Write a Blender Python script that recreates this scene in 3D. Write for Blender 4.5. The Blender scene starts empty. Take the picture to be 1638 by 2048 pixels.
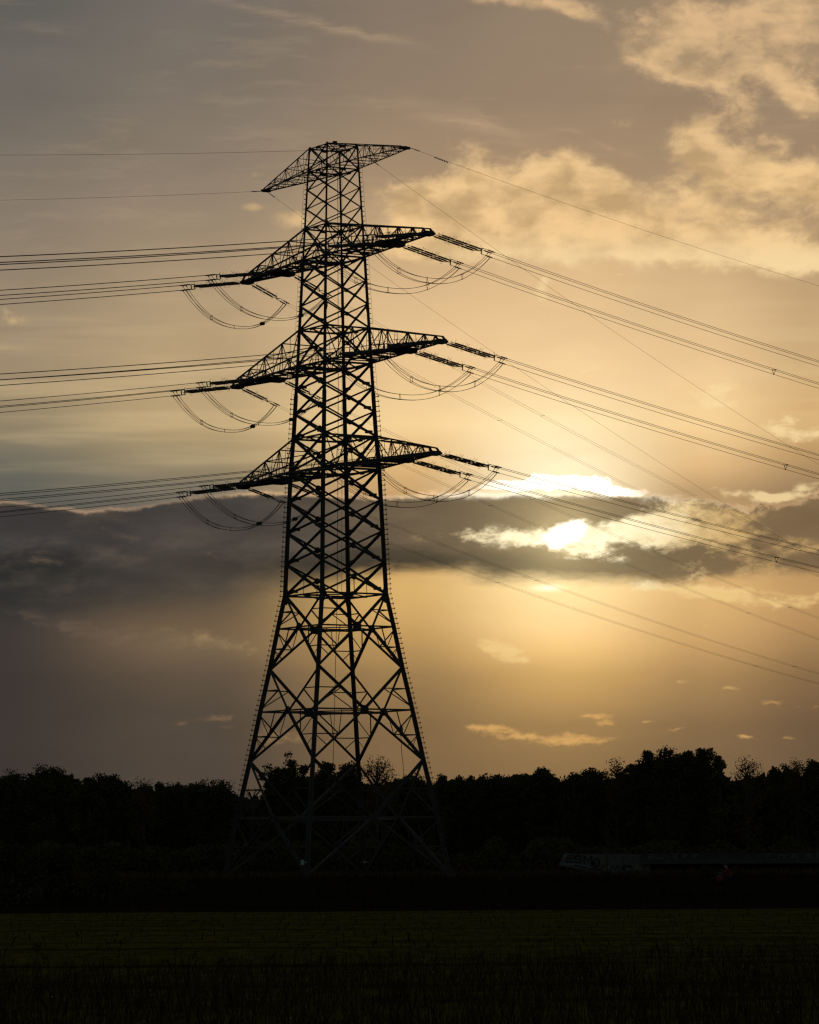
import bpy, math, random
import numpy as np
from mathutils import Vector, Matrix

random.seed(7)
rng = np.random.default_rng(11)
S = bpy.context.scene
COL = S.collection
R = math.radians

# ------------------------------------------------------------------ camera
CAM_H, PITCH, ROLL, FPX = 1.5, 0.0907054625, 0.0064044864, 7703.45
cam_d = bpy.data.cameras.new('camera')
cam = bpy.data.objects.new('camera', cam_d)
COL.objects.link(cam)
cam_d.sensor_fit = 'HORIZONTAL'
cam_d.sensor_width = 36.0
cam_d.lens = FPX / 1638.0 * 36.0
cam_d.clip_start, cam_d.clip_end = 0.5, 30000
cam.matrix_world = (Matrix.Translation((0, 0, CAM_H)) @ Matrix.Rotation(math.pi / 2 + PITCH, 4, 'X')
                    @ Matrix.Rotation(-ROLL, 4, 'Z'))
S.camera = cam
S.view_settings.view_transform = 'Standard'
S.view_settings.look = 'None'
S.view_settings.exposure = 0.0
S.view_settings.gamma = 1.0
S.view_settings.use_curve_mapping = False
S.cycles.filter_width = 1.35


def ray(px, py):
    """unit direction in the world of a point of the photograph (its 1638 x 2048 pixels)"""
    u, v = px - 819.0, py - 1024.0
    X = math.cos(ROLL) * u - math.sin(ROLL) * v
    Y = math.sin(ROLL) * u + math.cos(ROLL) * v
    d = Vector((X / FPX, math.cos(PITCH) + Y / FPX * math.sin(PITCH), math.sin(PITCH) - Y / FPX * math.cos(PITCH)))
    return d.normalized()


def at(px, py, Y):
    d = ray(px, py)
    return Vector((0, 0, CAM_H)) + d * (Y / d.y)


def azel(px, py):
    d = ray(px, py)
    return math.degrees(math.atan2(d.x, d.y)), math.degrees(math.asin(d.z))


SUN_AZ, SUN_EL = azel(1122, 1072)

# ------------------------------------------------------------------ sky
W = bpy.data.worlds.new("World")
S.world = W
W.use_nodes = True
NT = W.node_tree
NT.nodes.clear()


def lin(c):
    return tuple((x / 255 / 12.92) if x <= 10 else ((x / 255 + 0.055) / 1.055) ** 2.4 for x in c)


def node(t, **kw):
    n = NT.nodes.new(t)
    for k, v in kw.items():
        setattr(n, k, v)
    return n


def put(sock, v):
    if isinstance(v, bpy.types.NodeSocket):
        NT.links.new(v, sock)
    elif isinstance(v, (tuple, list)) and len(v) == 3 and sock.type == 'RGBA':
        sock.default_value = (*v, 1)
    else:
        sock.default_value = v


def M(op, a, b=None, c=None):
    n = node('ShaderNodeMath', operation=op)
    put(n.inputs[0], a)
    if b is not None:
        put(n.inputs[1], b)
    if c is not None:
        put(n.inputs[2], c)
    return n.outputs[0]


def SM(x, a, b, lo=0.0, hi=1.0, kind='SMOOTHSTEP'):
    n = node('ShaderNodeMapRange', interpolation_type=kind)
    put(n.inputs[0], x)
    for i, v in enumerate((a, b, lo, hi)):
        put(n.inputs[i + 1], v)
    return n.outputs[0]


def MIX(f, a, b, mode='MIX'):
    n = node('ShaderNodeMix', data_type='RGBA', blend_type=mode)
    put(n.inputs[0], f)
    put(n.inputs[6], a)
    put(n.inputs[7], b)
    return n.outputs[2]


def VEC(x, y, z=0.0):
    n = node('ShaderNodeCombineXYZ')
    put(n.inputs[0], x); put(n.inputs[1], y); put(n.inputs[2], z)
    return n.outputs[0]


def NOISE(vec, scale, detail=5.0, rough=0.55, dist=0.0, off=(0, 0, 0), sc=(1, 1, 1), rot=0.0, color=False):
    m = node('ShaderNodeMapping')
    put(m.inputs[0], vec)
    m.inputs[1].default_value = off
    m.inputs[2].default_value = (0, 0, R(rot))
    m.inputs[3].default_value = sc
    n = node('ShaderNodeTexNoise', noise_dimensions='2D')
    put(n.inputs['Vector'], m.outputs[0])
    n.inputs['Scale'].default_value = scale
    n.inputs['Detail'].default_value = detail
    n.inputs['Roughness'].default_value = rough
    n.inputs['Distortion'].default_value = dist
    return n.outputs['Color' if color else 'Fac']


ROT = {}


def turned(vec, ang):
    """the direction coordinates turned by a few fixed angles, shared by all soft ellipses of that tilt"""
    ang = min((-35, -20, -8, 0, 6, 13, 22, 34), key=lambda q: abs(q - ang))
    if (vec.node.name, ang) not in ROT:
        if ang == 0:
            ROT[(vec.node.name, ang)] = vec
        else:
            m = node('ShaderNodeMapping')
            put(m.inputs[0], vec)
            m.inputs[2].default_value = (0, 0, R(ang))
            ROT[(vec.node.name, ang)] = m.outputs[0]
    return ROT[(vec.node.name, ang)], ang


def blobs(vec, lst):
    """sum of soft ellipses: (px, py, half width, half height, angle, weight), given in photograph pixels, placed by direction"""
    acc = 0.0
    for (px, py, rx, ry, ang, w) in lst:
        v, ang = turned(vec, ang)
        a, e = azel(px, py)
        c, s_ = math.cos(R(ang)), math.sin(R(ang))
        x, y = c * a - s_ * e, s_ * a + c * e
        kx, ky = 134.4 / rx, 134.4 / ry
        m = node('ShaderNodeVectorMath', operation='MULTIPLY_ADD')
        put(m.inputs[0], v)
        m.inputs[1].default_value = (kx, ky, 0)
        m.inputs[2].default_value = (-x * kx, -y * ky, 0)
        d = node('ShaderNodeVectorMath', operation='DOT_PRODUCT')
        put(d.inputs[0], m.outputs[0]); put(d.inputs[1], m.outputs[0])
        g = M('POWER', 0.3679, d.outputs['Value'])
        acc = M('MULTIPLY_ADD', g, w, acc)
    return acc


tc = node('ShaderNodeTexCoord')
sep = node('ShaderNodeSeparateXYZ')
put(sep.inputs[0], tc.outputs['Generated'])
AZ = M('MULTIPLY', M('ARCTAN2', sep.outputs[0], sep.outputs[1]), 57.29578)
EL = M('MULTIPLY', M('ARCSINE', sep.outputs[2]), 57.29578)
P = VEC(AZ, EL)
# gentle warping of the cloud coordinates
wn = NOISE(P, 1.1, 4, 0.6, color=True)
wsep = node('ShaderNodeSeparateColor')
put(wsep.inputs[0], wn)
PW = VEC(M('ADD', AZ, M('MULTIPLY_ADD', wsep.outputs[0], 0.42, -0.21)), M('ADD', EL, M('MULTIPLY_ADD', wsep.outputs[1], 0.20, -0.10)))

COLS = [
 (0, [(0, (97, 95, 90)), (200, (112, 106, 98)), (400, (133, 120, 106)), (550, (147, 131, 110)), (700, (160, 140, 112)), (800, (155, 137, 108)),
      (870, (138, 126, 102)), (930, (108, 105, 93)), (985, (94, 94, 86)), (1210, (58, 55, 52)), (1250, (64, 58, 54)), (1350, (62, 55, 51)), (1500, (64, 56, 51)), (1580, (62, 55, 51))]),
 (410, [(0, (116, 108, 100)), (200, (127, 116, 103)), (400, (146, 129, 110)), (600, (176, 152, 119)), (750, (186, 161, 122)), (850, (185, 160, 118)),
        (930, (150, 135, 105)), (980, (120, 112, 98)), (1180, (84, 74, 62)), (1250, (112, 92, 70)), (1290, (118, 98, 75)), (1350, (97, 82, 66)), (1420, (86, 75, 63)), (1580, (80, 70, 60))]),
 (819, [(0, (134, 120, 104)), (200, (145, 127, 107)), (350, (165, 142, 113)), (500, (202, 172, 130)), (600, (218, 187, 141)), (750, (232, 199, 147)),
        (850, (242, 211, 154)), (930, (219, 183, 126)), (985, (194, 158, 108)), (1180, (216, 177, 110)), (1250, (200, 162, 99)), (1300, (177, 143, 89)), (1350, (155, 125, 81)),
        (1450, (132, 107, 73)), (1580, (120, 97, 68))]),
 (1120, [(0, (146, 129, 108)), (200, (150, 131, 109)), (350, (168, 144, 113)), (500, (212, 181, 136)), (600, (228, 196, 147)), (750, (243, 212, 160)),
         (850, (254, 233, 184)), (930, (255, 241, 200)), (985, (255, 240, 196)), (1180, (255, 226, 162)), (1250, (252, 215, 150)), (1300, (238, 197, 126)),
         (1350, (206, 167, 101)), (1450, (157, 126, 80)), (1580, (132, 107, 73))]),
 (1400, [(0, (150, 131, 107)), (200, (155, 134, 109)), (350, (165, 142, 112)), (500, (202, 172, 128)), (600, (217, 186, 139)), (750, (233, 201, 150)),
         (850, (244, 212, 154)), (930, (222, 186, 132)), (985, (180, 149, 106)), (1180, (222, 182, 120)), (1250, (209, 170, 112)), (1300, (190, 153, 100)), (1350, (168, 135, 88)),
         (1450, (132, 107, 74)), (1580, (116, 95, 69))]),
 (1638, [(0, (150, 130, 105)), (200, (152, 132, 108)), (350, (160, 137, 109)), (500, (185, 157, 118)), (600, (195, 166, 124)), (750, (205, 175, 127)),
         (850, (205, 169, 112)), (930, (175, 144, 101)), (985, (150, 125, 93)), (1180, (195, 156, 102)), (1250, (176, 140, 92)), (1300, (154, 123, 82)), (1350, (132, 106, 73)),
         (1450, (110, 89, 65)), (1580, (104, 86, 66))]),
]
el_n = M('DIVIDE', EL, 14.0)
base = None
prev_az = None
for px, stops in COLS:
    r = node('ShaderNodeValToRGB')
    r.color_ramp.interpolation = 'B_SPLINE' if False else 'LINEAR'
    put(r.inputs[0], el_n)
    st = sorted((azel(px, py)[1] / 14.0, c) for py, c in stops)
    e = r.color_ramp.elements
    e[0].position = st[0][0]; e[0].color = (*lin(st[0][1]), 1)
    e[1].position = st[-1][0]; e[1].color = (*lin(st[-1][1]), 1)
    for p_, c_ in st[1:-1]:
        k = e.new(p_); k.color = (*lin(c_), 1)
    a = azel(px, 1000)[0]
    base = r.outputs[0] if base is None else MIX(SM(AZ, prev_az, a), base, r.outputs[0])
    prev_az = a

base = MIX(SM(AZ, -4.0, 1.5), base, MIX(1.0, base, (1.035, .985, .965), 'MULTIPLY'))
# faint unevenness of the veil of thin cloud
vn_ = NOISE(PW, 0.55, 7, 0.56, off=(21, 3, 0), sc=(0.6, 1.7, 1), rot=8)
base = MIX(SM(vn_, .28, .52, .16, 0), base, MIX(1.0, base, (.70, .68, .67), 'MULTIPLY'))
base = MIX(SM(vn_, .50, .76, 0, .16), base, MIX(1.0, base, (1.40, 1.36, 1.28), 'MULTIPLY'))
# thin high streaks
ci = NOISE(PW, 1.6, 7, 0.62, sc=(0.35, 2.6, 1), rot=12)
ci2 = NOISE(P, 0.5, 3, 0.5, off=(3, 1, 0))
ci_m = M('MULTIPLY', SM(ci, 0.46, 0.72), SM(EL, 6.2, 9.5))
ci_m = M('MULTIPLY', ci_m, SM(ci2, 0.38, 0.62))
sky = MIX(M('MULTIPLY', ci_m, 0.08), base, lin((220, 190, 150)))
trail = blobs(PW, [(640, 48, 150, 9, 17, 1), (930, 245, 90, 16, 8, .8), (1150, 270, 90, 5, 22, .5), (760, 200, 120, 14, 8, .4), (1320, 640, 260, 6, 2, .6),
                   (1000, 620, 160, 5, 2, .4)])
sky = MIX(M('MULTIPLY', M('MULTIPLY', trail, SM(ci, .3, .7)), 0.34), sky, lin((226, 190, 148)))
lowst = NOISE(P, 1.0, 4, 0.5, sc=(0.22, 3.2, 1), off=(5, 9, 0), rot=-1)
sky = MIX(M('MULTIPLY', M('MULTIPLY', SM(lowst, .45, .75), SM(EL, 5.2, 6.2)), M('SUBTRACT', 0.22, SM(EL, 7.5, 9, 0, .22))), sky, lin((235, 205, 155)))

# sunlit banks, upper right
nA = NOISE(PW, 1.25, 10, 0.60, off=(1.7, 4.2, 0), sc=(0.85, 1.2, 1))
nA2 = NOISE(PW, 1.35, 6, 0.52, off=(8.1, 2.2, 0), sc=(0.75, 1.4, 1))
nF = NOISE(PW, 5.0, 7, 0.56, off=(3.3, 6.1, 0), sc=(0.75, 1.25, 1))
covA = blobs(P, [
    (830, 450, 90, 75, 0, .75), (900, 410, 110, 68, 0, .95), (1010, 400, 130, 75, 0, 1.0), (1150, 375, 80, 62, 0, 1.05), (1270, 430, 120, 55, 22, 1.0), (1130, 490, 330, 40, 3, 1.15),
    (1480, 505, 220, 36, 8, .95), (1640, 525, 80, 30, 0, .6), (1410, 290, 62, 55, 35, 1.1), (1480, 345, 90, 42, 25, 1.0), (1590, 360, 90, 40, 12, .95), (1480, 430, 110, 40, 10, .55), (1610, 450, 70, 34, 0, .5), (1560, 290, 60, 26, 10, .45), (1630, 330, 40, 60, 0, .4), (1380, 400, 60, 34, 20, .7),
    (1300, 80, 80, 46, 20, .95), (1450, 50, 130, 60, 0, 1.05), (1610, 30, 110, 60, 0, 1.0), (1380, 145, 120, 36, 20, 1.0), (1500, 120, 130, 48, 5, .9),
    (1600, 195, 80, 28, 32, 1.0), (1500, 225, 45, 34, 35, .6), (1050, 2, 110, 16, 8, .95), (1165, 30, 52, 16, 18, .65), (1245, 245, 26, 15, 0, .55),
    (590, 440, 40, 18, 6, .85), (520, 352, 30, 13, 0, .5), (505, 414, 24, 10, 0, .45), (950, 300, 100, 22, 10, .28), (18, 640, 40, 28, 0, .6),
    (268, 205, 26, 10, 0, .3), (940, 130, 26, 26, 0, .22)])
covA = M('MINIMUM', covA, 1.15)
shA = M('MULTIPLY_ADD', M('SUBTRACT', nA, 0.5), 2.0, M('MULTIPLY_ADD', M('SUBTRACT', nF, 0.5), 0.62, covA))
mA = M('MULTIPLY', SM(shA, 0.20, 1.12), SM(covA, .04, .45))
# thinner and brighter at the edges, greyer where it is thick
lit = SM(M('ADD', M('MULTIPLY_ADD', M('SUBTRACT', nA2, 0.5), 2.5, M('MULTIPLY', M('SUBTRACT', nF, .5), .40)), SM(shA, .6, 1.7, .72, .42)), 0.0, 1.0)
cA = MIX(lit, lin((194, 160, 113)), lin((244, 204, 146)))
cA = MIX(SM(EL, 9.6, 12.4), cA, MIX(lit, lin((164, 140, 110)), lin((222, 184, 137))))
cA = MIX(M('MULTIPLY', SM(EL, 9.45, 8.75), SM(AZ, -0.4, 1.4, 0, .85)), cA, lin((250, 219, 164)))
cA = MIX(M('MULTIPLY', SM(AZ, -1.0, -2.5), .6), cA, lin((196, 166, 122)))
sky = MIX(M('MULTIPLY', mA, 0.95), sky, cA)

# the long dark bank across the sun
def fcurve(pts):
    n = node('ShaderNodeFloatCurve')
    put(n.inputs[1], SM(AZ, -8.0, 8.0, kind='LINEAR'))
    cu = n.mapping.curves[0]
    q = [((azel(px, py)[0] + 8) / 16, azel(px, py)[1] / 10) for px, py in pts]
    q = [(0.0, q[0][1])] + q + [(1.0, q[-1][1])]
    cu.points[0].location = q[0]; cu.points[1].location = q[-1]
    for x, y in q[1:-1]:
        cu.points.new(x, y)
    n.mapping.update()
    return M('MULTIPLY', n.outputs[0], 10.0)


YT = fcurve([(0, 1004), (90, 1012), (180, 1021), (300, 1010), (370, 997), (540, 985), (660, 990), (800, 994), (950, 987), (1100, 989), (1260, 990), (1340, 996),
             (1420, 1000), (1500, 1018), (1560, 1010), (1638, 990)])
YB = fcurve([(0, 1238), (200, 1222), (400, 1200), (560, 1178), (760, 1152), (900, 1150), (1000, 1160), (1200, 1166), (1330, 1166), (1450, 1160), (1638, 1150)])
nE = NOISE(PW, 2.8, 9, 0.66, off=(2, 7, 0), sc=(0.8, 1.2, 1))
nE2 = NOISE(PW, 1.3, 8, 0.6, off=(12, 3, 0), sc=(0.5, 1.6, 1), rot=10)
dT = M('SUBTRACT', M('MULTIPLY_ADD', M('SUBTRACT', nE, .5), M('MULTIPLY_ADD', SM(AZ, 3.0, 4.6), .34, .17), YT), EL)     # how far below the top edge
dB = M('SUBTRACT', EL, M('MULTIPLY_ADD', M('SUBTRACT', nE2, .5), 0.40, YB))    # how far above the lower edge
softB = SM(AZ, -6.2, 0.6, 0.9, 0.20)
bank = M('MULTIPLY', SM(dT, -0.012, 0.05), SM(dB, M('MULTIPLY', softB, -.5), softB))
top_ = MIX(SM(AZ, -6.1, -2.6), lin((64, 61, 60)), lin((72, 67, 63)))
top_ = MIX(SM(AZ, -2.6, 0.5), top_, lin((106, 90, 70)))
top_ = MIX(SM(AZ, 0.5, 2.4), top_, lin((126, 106, 79)))
low_ = MIX(SM(AZ, -6.1, -2.9), lin((46, 46, 46)), lin((70, 64, 58)))
low_ = MIX(SM(AZ, -2.9, -0.5), low_, lin((66, 58, 48)))
low_ = MIX(SM(AZ, 0.4, 2.6), low_, lin((112, 95, 70)))
dark = MIX(SM(M('MULTIPLY_ADD', M('SUBTRACT', nE2, .5), .5, EL), 4.85, 4.45), top_, low_)
dark = MIX(SM(AZ, 2.7, 5.6), dark, lin((130, 106, 76)))
dark = MIX(M('MULTIPLY', SM(nE2, .44, .70), SM(AZ, 0, -5, .06, .30)), dark, lin((112, 98, 82)))
dv = NOISE(PW, 1.1, 7, 0.56, off=(7, 5, 0), sc=(0.45, 1.5, 1), rot=12)
dark = MIX(SM(dv, .30, .72, .42, 0), dark, MIX(1.0, dark, (.62, .60, .58), 'MULTIPLY'))
dark = MIX(SM(dv, .46, .76, 0, .30), dark, MIX(1.0, dark, (1.55, 1.5, 1.4), 'MULTIPLY'))
# where the bank is thin the sun comes through
hole = blobs(P, [(1122, 1068, 62, 26, -8, 1.05), (1030, 1074, 95, 20, 0, .62), (905, 1072, 70, 13, 0, .52), (1225, 1066, 90, 28, -20, 1.0), (1300, 1046, 80, 26, -16, 1.1),
                 (1190, 1108, 110, 16, 12, .42), (1235, 1092, 60, 14, 18, -.40), (1300, 1100, 60, 12, 14, -.25), (1350, 1068, 90, 24, -8, .55), (1440, 1062, 90, 22, 0, .3), (1165, 1084, 26, 8, 0, -.25), (1400, 1078, 110, 34, 6, .62), (1500, 1080, 120, 46, 14, .42), (1480, 1150, 190, 22, 2, .42), (1600, 1085, 70, 24, 0, .35),
                 (1405, 1024, 70, 18, 4, .52), (1490, 1030, 70, 20, 0, .48), (1340, 1120, 120, 26, 10, .25),
                 (1600, 1042, 70, 28, 0, -.9), (1310, 1134, 70, 22, 10, -.28), (1445, 1142, 44, 18, 24, -.55), (1400, 1050, 50, 16, 10, -.25), (1610, 1120, 50, 14, 0, -.5), (1090, 1145, 190, 20, 3, -.6), (1180, 1018, 170, 16, 4, -.5)])
nH = NOISE(PW, 1.9, 10, 0.64, off=(4, 4, 0), sc=(0.75, 1.35, 1), rot=-14)
nH2 = NOISE(PW, 6.5, 6, 0.6, off=(1, 2, 0), sc=(0.7, 1.3, 1), rot=-20)
mH = SM(M('MULTIPLY_ADD', M('SUBTRACT', nH, .5), 2.6, M('MULTIPLY_ADD', M('SUBTRACT', nH2, .5), 1.0, hole)), 0.10, 1.12)
mH = M('MULTIPLY', mH, SM(hole, .02, .30))
rs = node('ShaderNodeVectorMath', operation='DISTANCE')
put(rs.inputs[0], P); rs.inputs[1].default_value = (SUN_AZ, SUN_EL, 0)
RS = rs.outputs['Value']
thr = MIX(SM(RS, 0.4, 2.6), (1.15, 1.0, .66), lin((240, 206, 140)))
thr = MIX(SM(RS, 1.0, 3.2), thr, lin((196, 160, 106)))
thr = MIX(SM(nH2, .35, .62, .38, 0), thr, MIX(1.0, thr, (.62, .58, .52), 'MULTIPLY'))
thr = MIX(M('MULTIPLY', SM(nH, .50, .66), SM(RS, 2.6, .5)), thr, (1.05, .90, .58))
bankc = MIX(mH, dark, thr)
sky = MIX(bank, sky, bankc)
# its bright upper rim
rim = M('POWER', 0.3679, M('POWER', M('DIVIDE', M('ADD', dT, -0.012), SM(AZ, -2, 1.5, .030, .045)), 2.0))
rimw = M('MULTIPLY', rim, SM(nE2, .34, .66, .25, 1))
rimc = MIX(SM(RS, 0.6, 3.2), (1.3, 1.2, .92), lin((226, 186, 138)))
rimc = MIX(SM(AZ, -1.0, -5.0), rimc, lin((168, 140, 114)))
sky = MIX(M('MULTIPLY', rimw, .8), sky, rimc)

# cloud heads over the bank, the brightest lit cloud right above the hidden sun
nW = NOISE(PW, 3.2, 9, 0.66, off=(6, 1, 0), sc=(0.7, 1.25, 1))
wcov = blobs(P, [(1000, 970, 34, 10, 0, .75), (1262, 987, 40, 7, 0, .7), (1030, 972, 48, 12, 6, .80), (1095, 964, 52, 17, 0, 1.05), (1175, 966, 60, 17, 3, 1.1), (1238, 982, 40, 10, 8, .85), (870, 985, 60, 9, -4, .55), (960, 976, 40, 8, 0, .55), (690, 978, 40, 8, 0, .5),
                 (400, 998, 40, 7, 0, .32), (600, 986, 50, 8, 0, .38), (1300, 992, 60, 7, 2, .45)])
mW = M('MULTIPLY', SM(M('ADD', M('MULTIPLY_ADD', M('SUBTRACT', nW, .5), 1.6, wcov), M('MULTIPLY', M('SUBTRACT', nF, .5), .9)), .26, .80), SM(dT, .08, .0))
mW = M('MULTIPLY', mW, SM(wcov, .04, .22))
wc = MIX(SM(RS, 0.75, 1.8), MIX(SM(mW, .5, .95), (1.0, .86, .58), (1.6, 1.52, 1.32)), lin((240, 198, 148)))
wc = MIX(SM(RS, 1.9, 4.0), wc, lin((186, 155, 122)))
sky = MIX(mW, sky, wc)

# small scattered clouds
nS = NOISE(PW, 3.4, 8, 0.62, off=(9, 9, 0), sc=(0.6, 1.5, 1))
scov = blobs(PW, [
    (980, 1288, 40, 16, 35, .75), (1015, 1305, 50, 18, 22, .85), (1052, 1318, 24, 9, 22, .6), (1425, 788, 60, 20, -20, 1.1), (1440, 806, 45, 10, 0, 1.0), (1590, 860, 80, 28, 8, 1.1), (1190, 737, 40, 10, 0, .85),
    (1085, 585, 18, 34, 15, .95), (1225, 549, 24, 6, 5, .5), (1600, 975, 50, 14, -20, .85), (1540, 995, 40, 10, 0, .6), (1470, 992, 30, 7, 0, .5), (965, 1452, 46, 7, 2, .85), (1185, 1430, 36, 6, -3, .9), (1208, 1444, 26, 6, 0, .8),
    (1050, 1470, 90, 14, 4, .85), (1150, 1478, 90, 15, -2, .95), (1295, 1440, 16, 4, 0, .7), (1350, 1458, 40, 5, -8, .55), (1458, 1376, 26, 6, 0, .75), (1362, 1364, 24, 5, -4, .55),
    (1528, 1403, 30, 6, 4, .85), (1610, 1414, 60, 5, 2, .5), (1494, 1473, 22, 6, 4, .85), (1578, 1472, 22, 4, 0, .75), (1400, 1184, 110, 18, 4, .95), (1520, 1196, 110, 18, 4, .8), (1610, 1194, 60, 12, -6, .8), (1330, 1176, 60, 10, 6, .8), (1460, 982, 40, 9, 8, .7), (1530, 994, 30, 9, 0, .9), (1565, 990, 40, 9, 0, .9),
    (75, 1122, 60, 9, 12, .9), (420, 1438, 95, 8, -6, .85), (560, 1472, 90, 18, 8, .8), (470, 1462, 60, 14, 0, .4), (120, 1248, 110, 20, 14, .9), (290, 1270, 140, 22, 6, .9), (450, 1288, 90, 16, 14, .8), (420, 1110, 80, 12, 14, .5), (250, 1070, 120, 12, 14, .4),
    (1010, 1265, 60, 10, 20, .25), (1410, 1252, 16, 5, 0, .5)])
scov = M('MULTIPLY', scov, .86)
mS = SM(M('ADD', M('MULTIPLY_ADD', M('SUBTRACT', nS, .5), 2.5, scov), M('MULTIPLY', M('SUBTRACT', nH2, .5), 1.0)), .22, SM(AZ, -2.5, -0.5, 2.3, 1.25))
mS = M('MULTIPLY', mS, SM(scov, .07, .55))
sc_ = MIX(SM(AZ, -5.0, 0.2), lin((112, 94, 79)), lin((238, 202, 134)))
sc_ = MIX(SM(EL, 3.9, 4.3), sc_, MIX(SM(AZ, -3, 1), lin((152, 124, 98)), lin((250, 220, 162))))
sc_ = MIX(M('MULTIPLY', SM(EL, 2.8, 2.4), SM(AZ, -5.5, -2.0)), sc_, MIX(SM(AZ, -3, 0), lin((178, 138, 94)), lin((220, 170, 100))))
sc_ = MIX(SM(RS, 1.9, 1.2), sc_, (1.0, .86, .5))
sky = MIX(M('MULTIPLY', mS, SM(EL, 3.6, 4.6, .8, .75)), sky, sc_)
low = blobs(P, [(1096, 1176, 26, 6, 0, 1.0)])
sky = MIX(M('MINIMUM', low, 1.0), sky, (1.35, 1.15, .75))
# the sun burning through, and its glow in the thin cloud
core = blobs(P, [(1122, 1068, 44, 24, -14, 1.6), (1150, 1060, 24, 14, -30, .6)])
core0 = core
core = SM(M('ADD', M('MULTIPLY_ADD', M('SUBTRACT', nH, .5), 1.3, core), M('MULTIPLY', M('SUBTRACT', nH2, .5), .9)), .30, 1.5)
core = M('MULTIPLY', M('MULTIPLY', core, SM(dT, .22, .34)), SM(core0, .05, .5))
sky = MIX(core, sky, (2.6, 2.4, 2.0))
halo = M('ADD', M('POWER', 0.3679, M('DIVIDE', RS, 0.8)), M('MULTIPLY', M('POWER', 0.3679, M('DIVIDE', RS, 0.26)), .9))
sky = MIX(1.0, sky, MIX(halo, (0, 0, 0), (.34, .27, .13)), 'ADD')

nishita = node('ShaderNodeTexSky', sky_type='NISHITA')
nishita.sun_disc = False
nishita.sun_elevation = R(SUN_EL)
nishita.sun_rotation = R(SUN_AZ)
nishita.air_density = 1.0
nishita.dust_density = 2.5
bg_n = node('ShaderNodeBackground'); bg_n.inputs[1].default_value = 0.06
put(bg_n.inputs[0], nishita.outputs[0])
bg_c = node('ShaderNodeBackground'); bg_c.inputs[1].default_value = 1.0
put(bg_c.inputs[0], sky)
rc = node('ShaderNodeVectorMath', operation='DISTANCE')
put(rc.inputs[0], P); rc.inputs[1].default_value = (1.0, 6.0, 0)
near_sun = SM(rc.outputs['Value'], 9.8, 16.0)
mixs = node('ShaderNodeMixShader')
put(mixs.inputs[0], near_sun); put(mixs.inputs[1], bg_c.outputs[0]); put(mixs.inputs[2], bg_n.outputs[0])
wo = node('ShaderNodeOutputWorld')
NT.links.new(mixs.outputs[0], wo.inputs[0])

# ------------------------------------------------------------------ sun, veiled by the bank
sl = bpy.data.lights.new('sun', 'SUN')
sl.energy = 0.06
sl.angle = R(2.0)
sl.color = (1.0, 0.78, 0.48)
so = bpy.data.objects.new('sun', sl)
COL.objects.link(so)
sd = Vector((math.sin(R(SUN_AZ)) * math.cos(R(SUN_EL)), math.cos(R(SUN_AZ)) * math.cos(R(SUN_EL)), math.sin(R(SUN_EL))))
so.rotation_euler = (-sd).to_track_quat('-Z', 'Y').to_euler()


# ------------------------------------------------------------------ materials
def mat(name, c1, c2, scale=4.0, rough=0.7, metal=0.0, bump=0.0, spec=0.4):
    m = bpy.data.materials.new(name)
    m.use_nodes = True
    t = m.node_tree
    b = t.nodes['Principled BSDF']
    tc_ = t.nodes.new('ShaderNodeTexCoord')
    n = t.nodes.new('ShaderNodeTexNoise')
    n.inputs['Scale'].default_value = scale
    n.inputs['Detail'].default_value = 6
    n.inputs['Roughness'].default_value = .65
    t.links.new(tc_.outputs['Object'], n.inputs['Vector'])
    r = t.nodes.new('ShaderNodeValToRGB')
    r.color_ramp.elements[0].position = .32
    r.color_ramp.elements[1].position = .68
    r.color_ramp.elements[0].color = (*c1, 1)
    r.color_ramp.elements[1].color = (*c2, 1)
    t.links.new(n.outputs['Fac'], r.inputs[0])
    t.links.new(r.outputs[0], b.inputs['Base Color'])
    b.inputs['Roughness'].default_value = rough
    b.inputs['Metallic'].default_value = metal
    b.inputs['Specular IOR Level'].default_value = spec
    if bump:
        bp = t.nodes.new('ShaderNodeBump')
        bp.inputs['Strength'].default_value = bump
        t.links.new(n.outputs['Fac'], bp.inputs['Height'])
        t.links.new(bp.outputs[0], b.inputs['Normal'])
    return m


STEEL = mat('weathered_steel', (.046, .041, .033), (.076, .068, .055), 1.5, .75)
STEEL_D = mat('painted_steel', (.035, .035, .032), (.06, .06, .055), 2, .7)
WIRE = mat('conductor_aluminium', (.08, .078, .075), (.13, .127, .12), 3, .6)
GRASS = mat('green_shoots', (.046, .042, .008), (.115, .094, .017), .3, .95, spec=0.0)
PORC = mat('insulator_glaze', (.045, .028, .02), (.07, .045, .03), 5, .45)
PLATE = mat('enamel_plate', (.34, .34, .32), (.44, .44, .42), 9, .5)
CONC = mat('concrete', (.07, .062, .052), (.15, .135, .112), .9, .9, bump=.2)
CONC_D = mat('dark_concrete', (.03, .029, .028), (.06, .058, .056), .8, .9, bump=.2)  # darker tone for the parapet, back wall and soffit
CONC_L = mat('pale_edge_concrete', (.050, .044, .036), (.078, .068, .056), .6, .9)
BARK = mat('bark', (.05, .04, .03), (.09, .075, .06), 3, .95)
LEAF_A = mat('dark_leaves', (.05, .05, .02), (.10, .095, .035), .35, .9, spec=0.0)
LEAF_B = mat('autumn_leaves', (.09, .06, .022), (.15, .09, .03), .4, .9, spec=0.0)
LEAF_C = mat('hedge_leaves', (.04, .034, .016), (.10, .07, .03), .5, .9, spec=0.0)
RUSTY = mat('dry_brown_grass', (.07, .042, .022), (.15, .085, .04), .25, .95, spec=0.0)
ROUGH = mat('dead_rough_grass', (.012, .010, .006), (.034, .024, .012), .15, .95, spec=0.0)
WEED = mat('brown_weed_stalks', (.02, .010, .005), (.06, .030, .014), 1.2, .95, spec=0.0)
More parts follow.
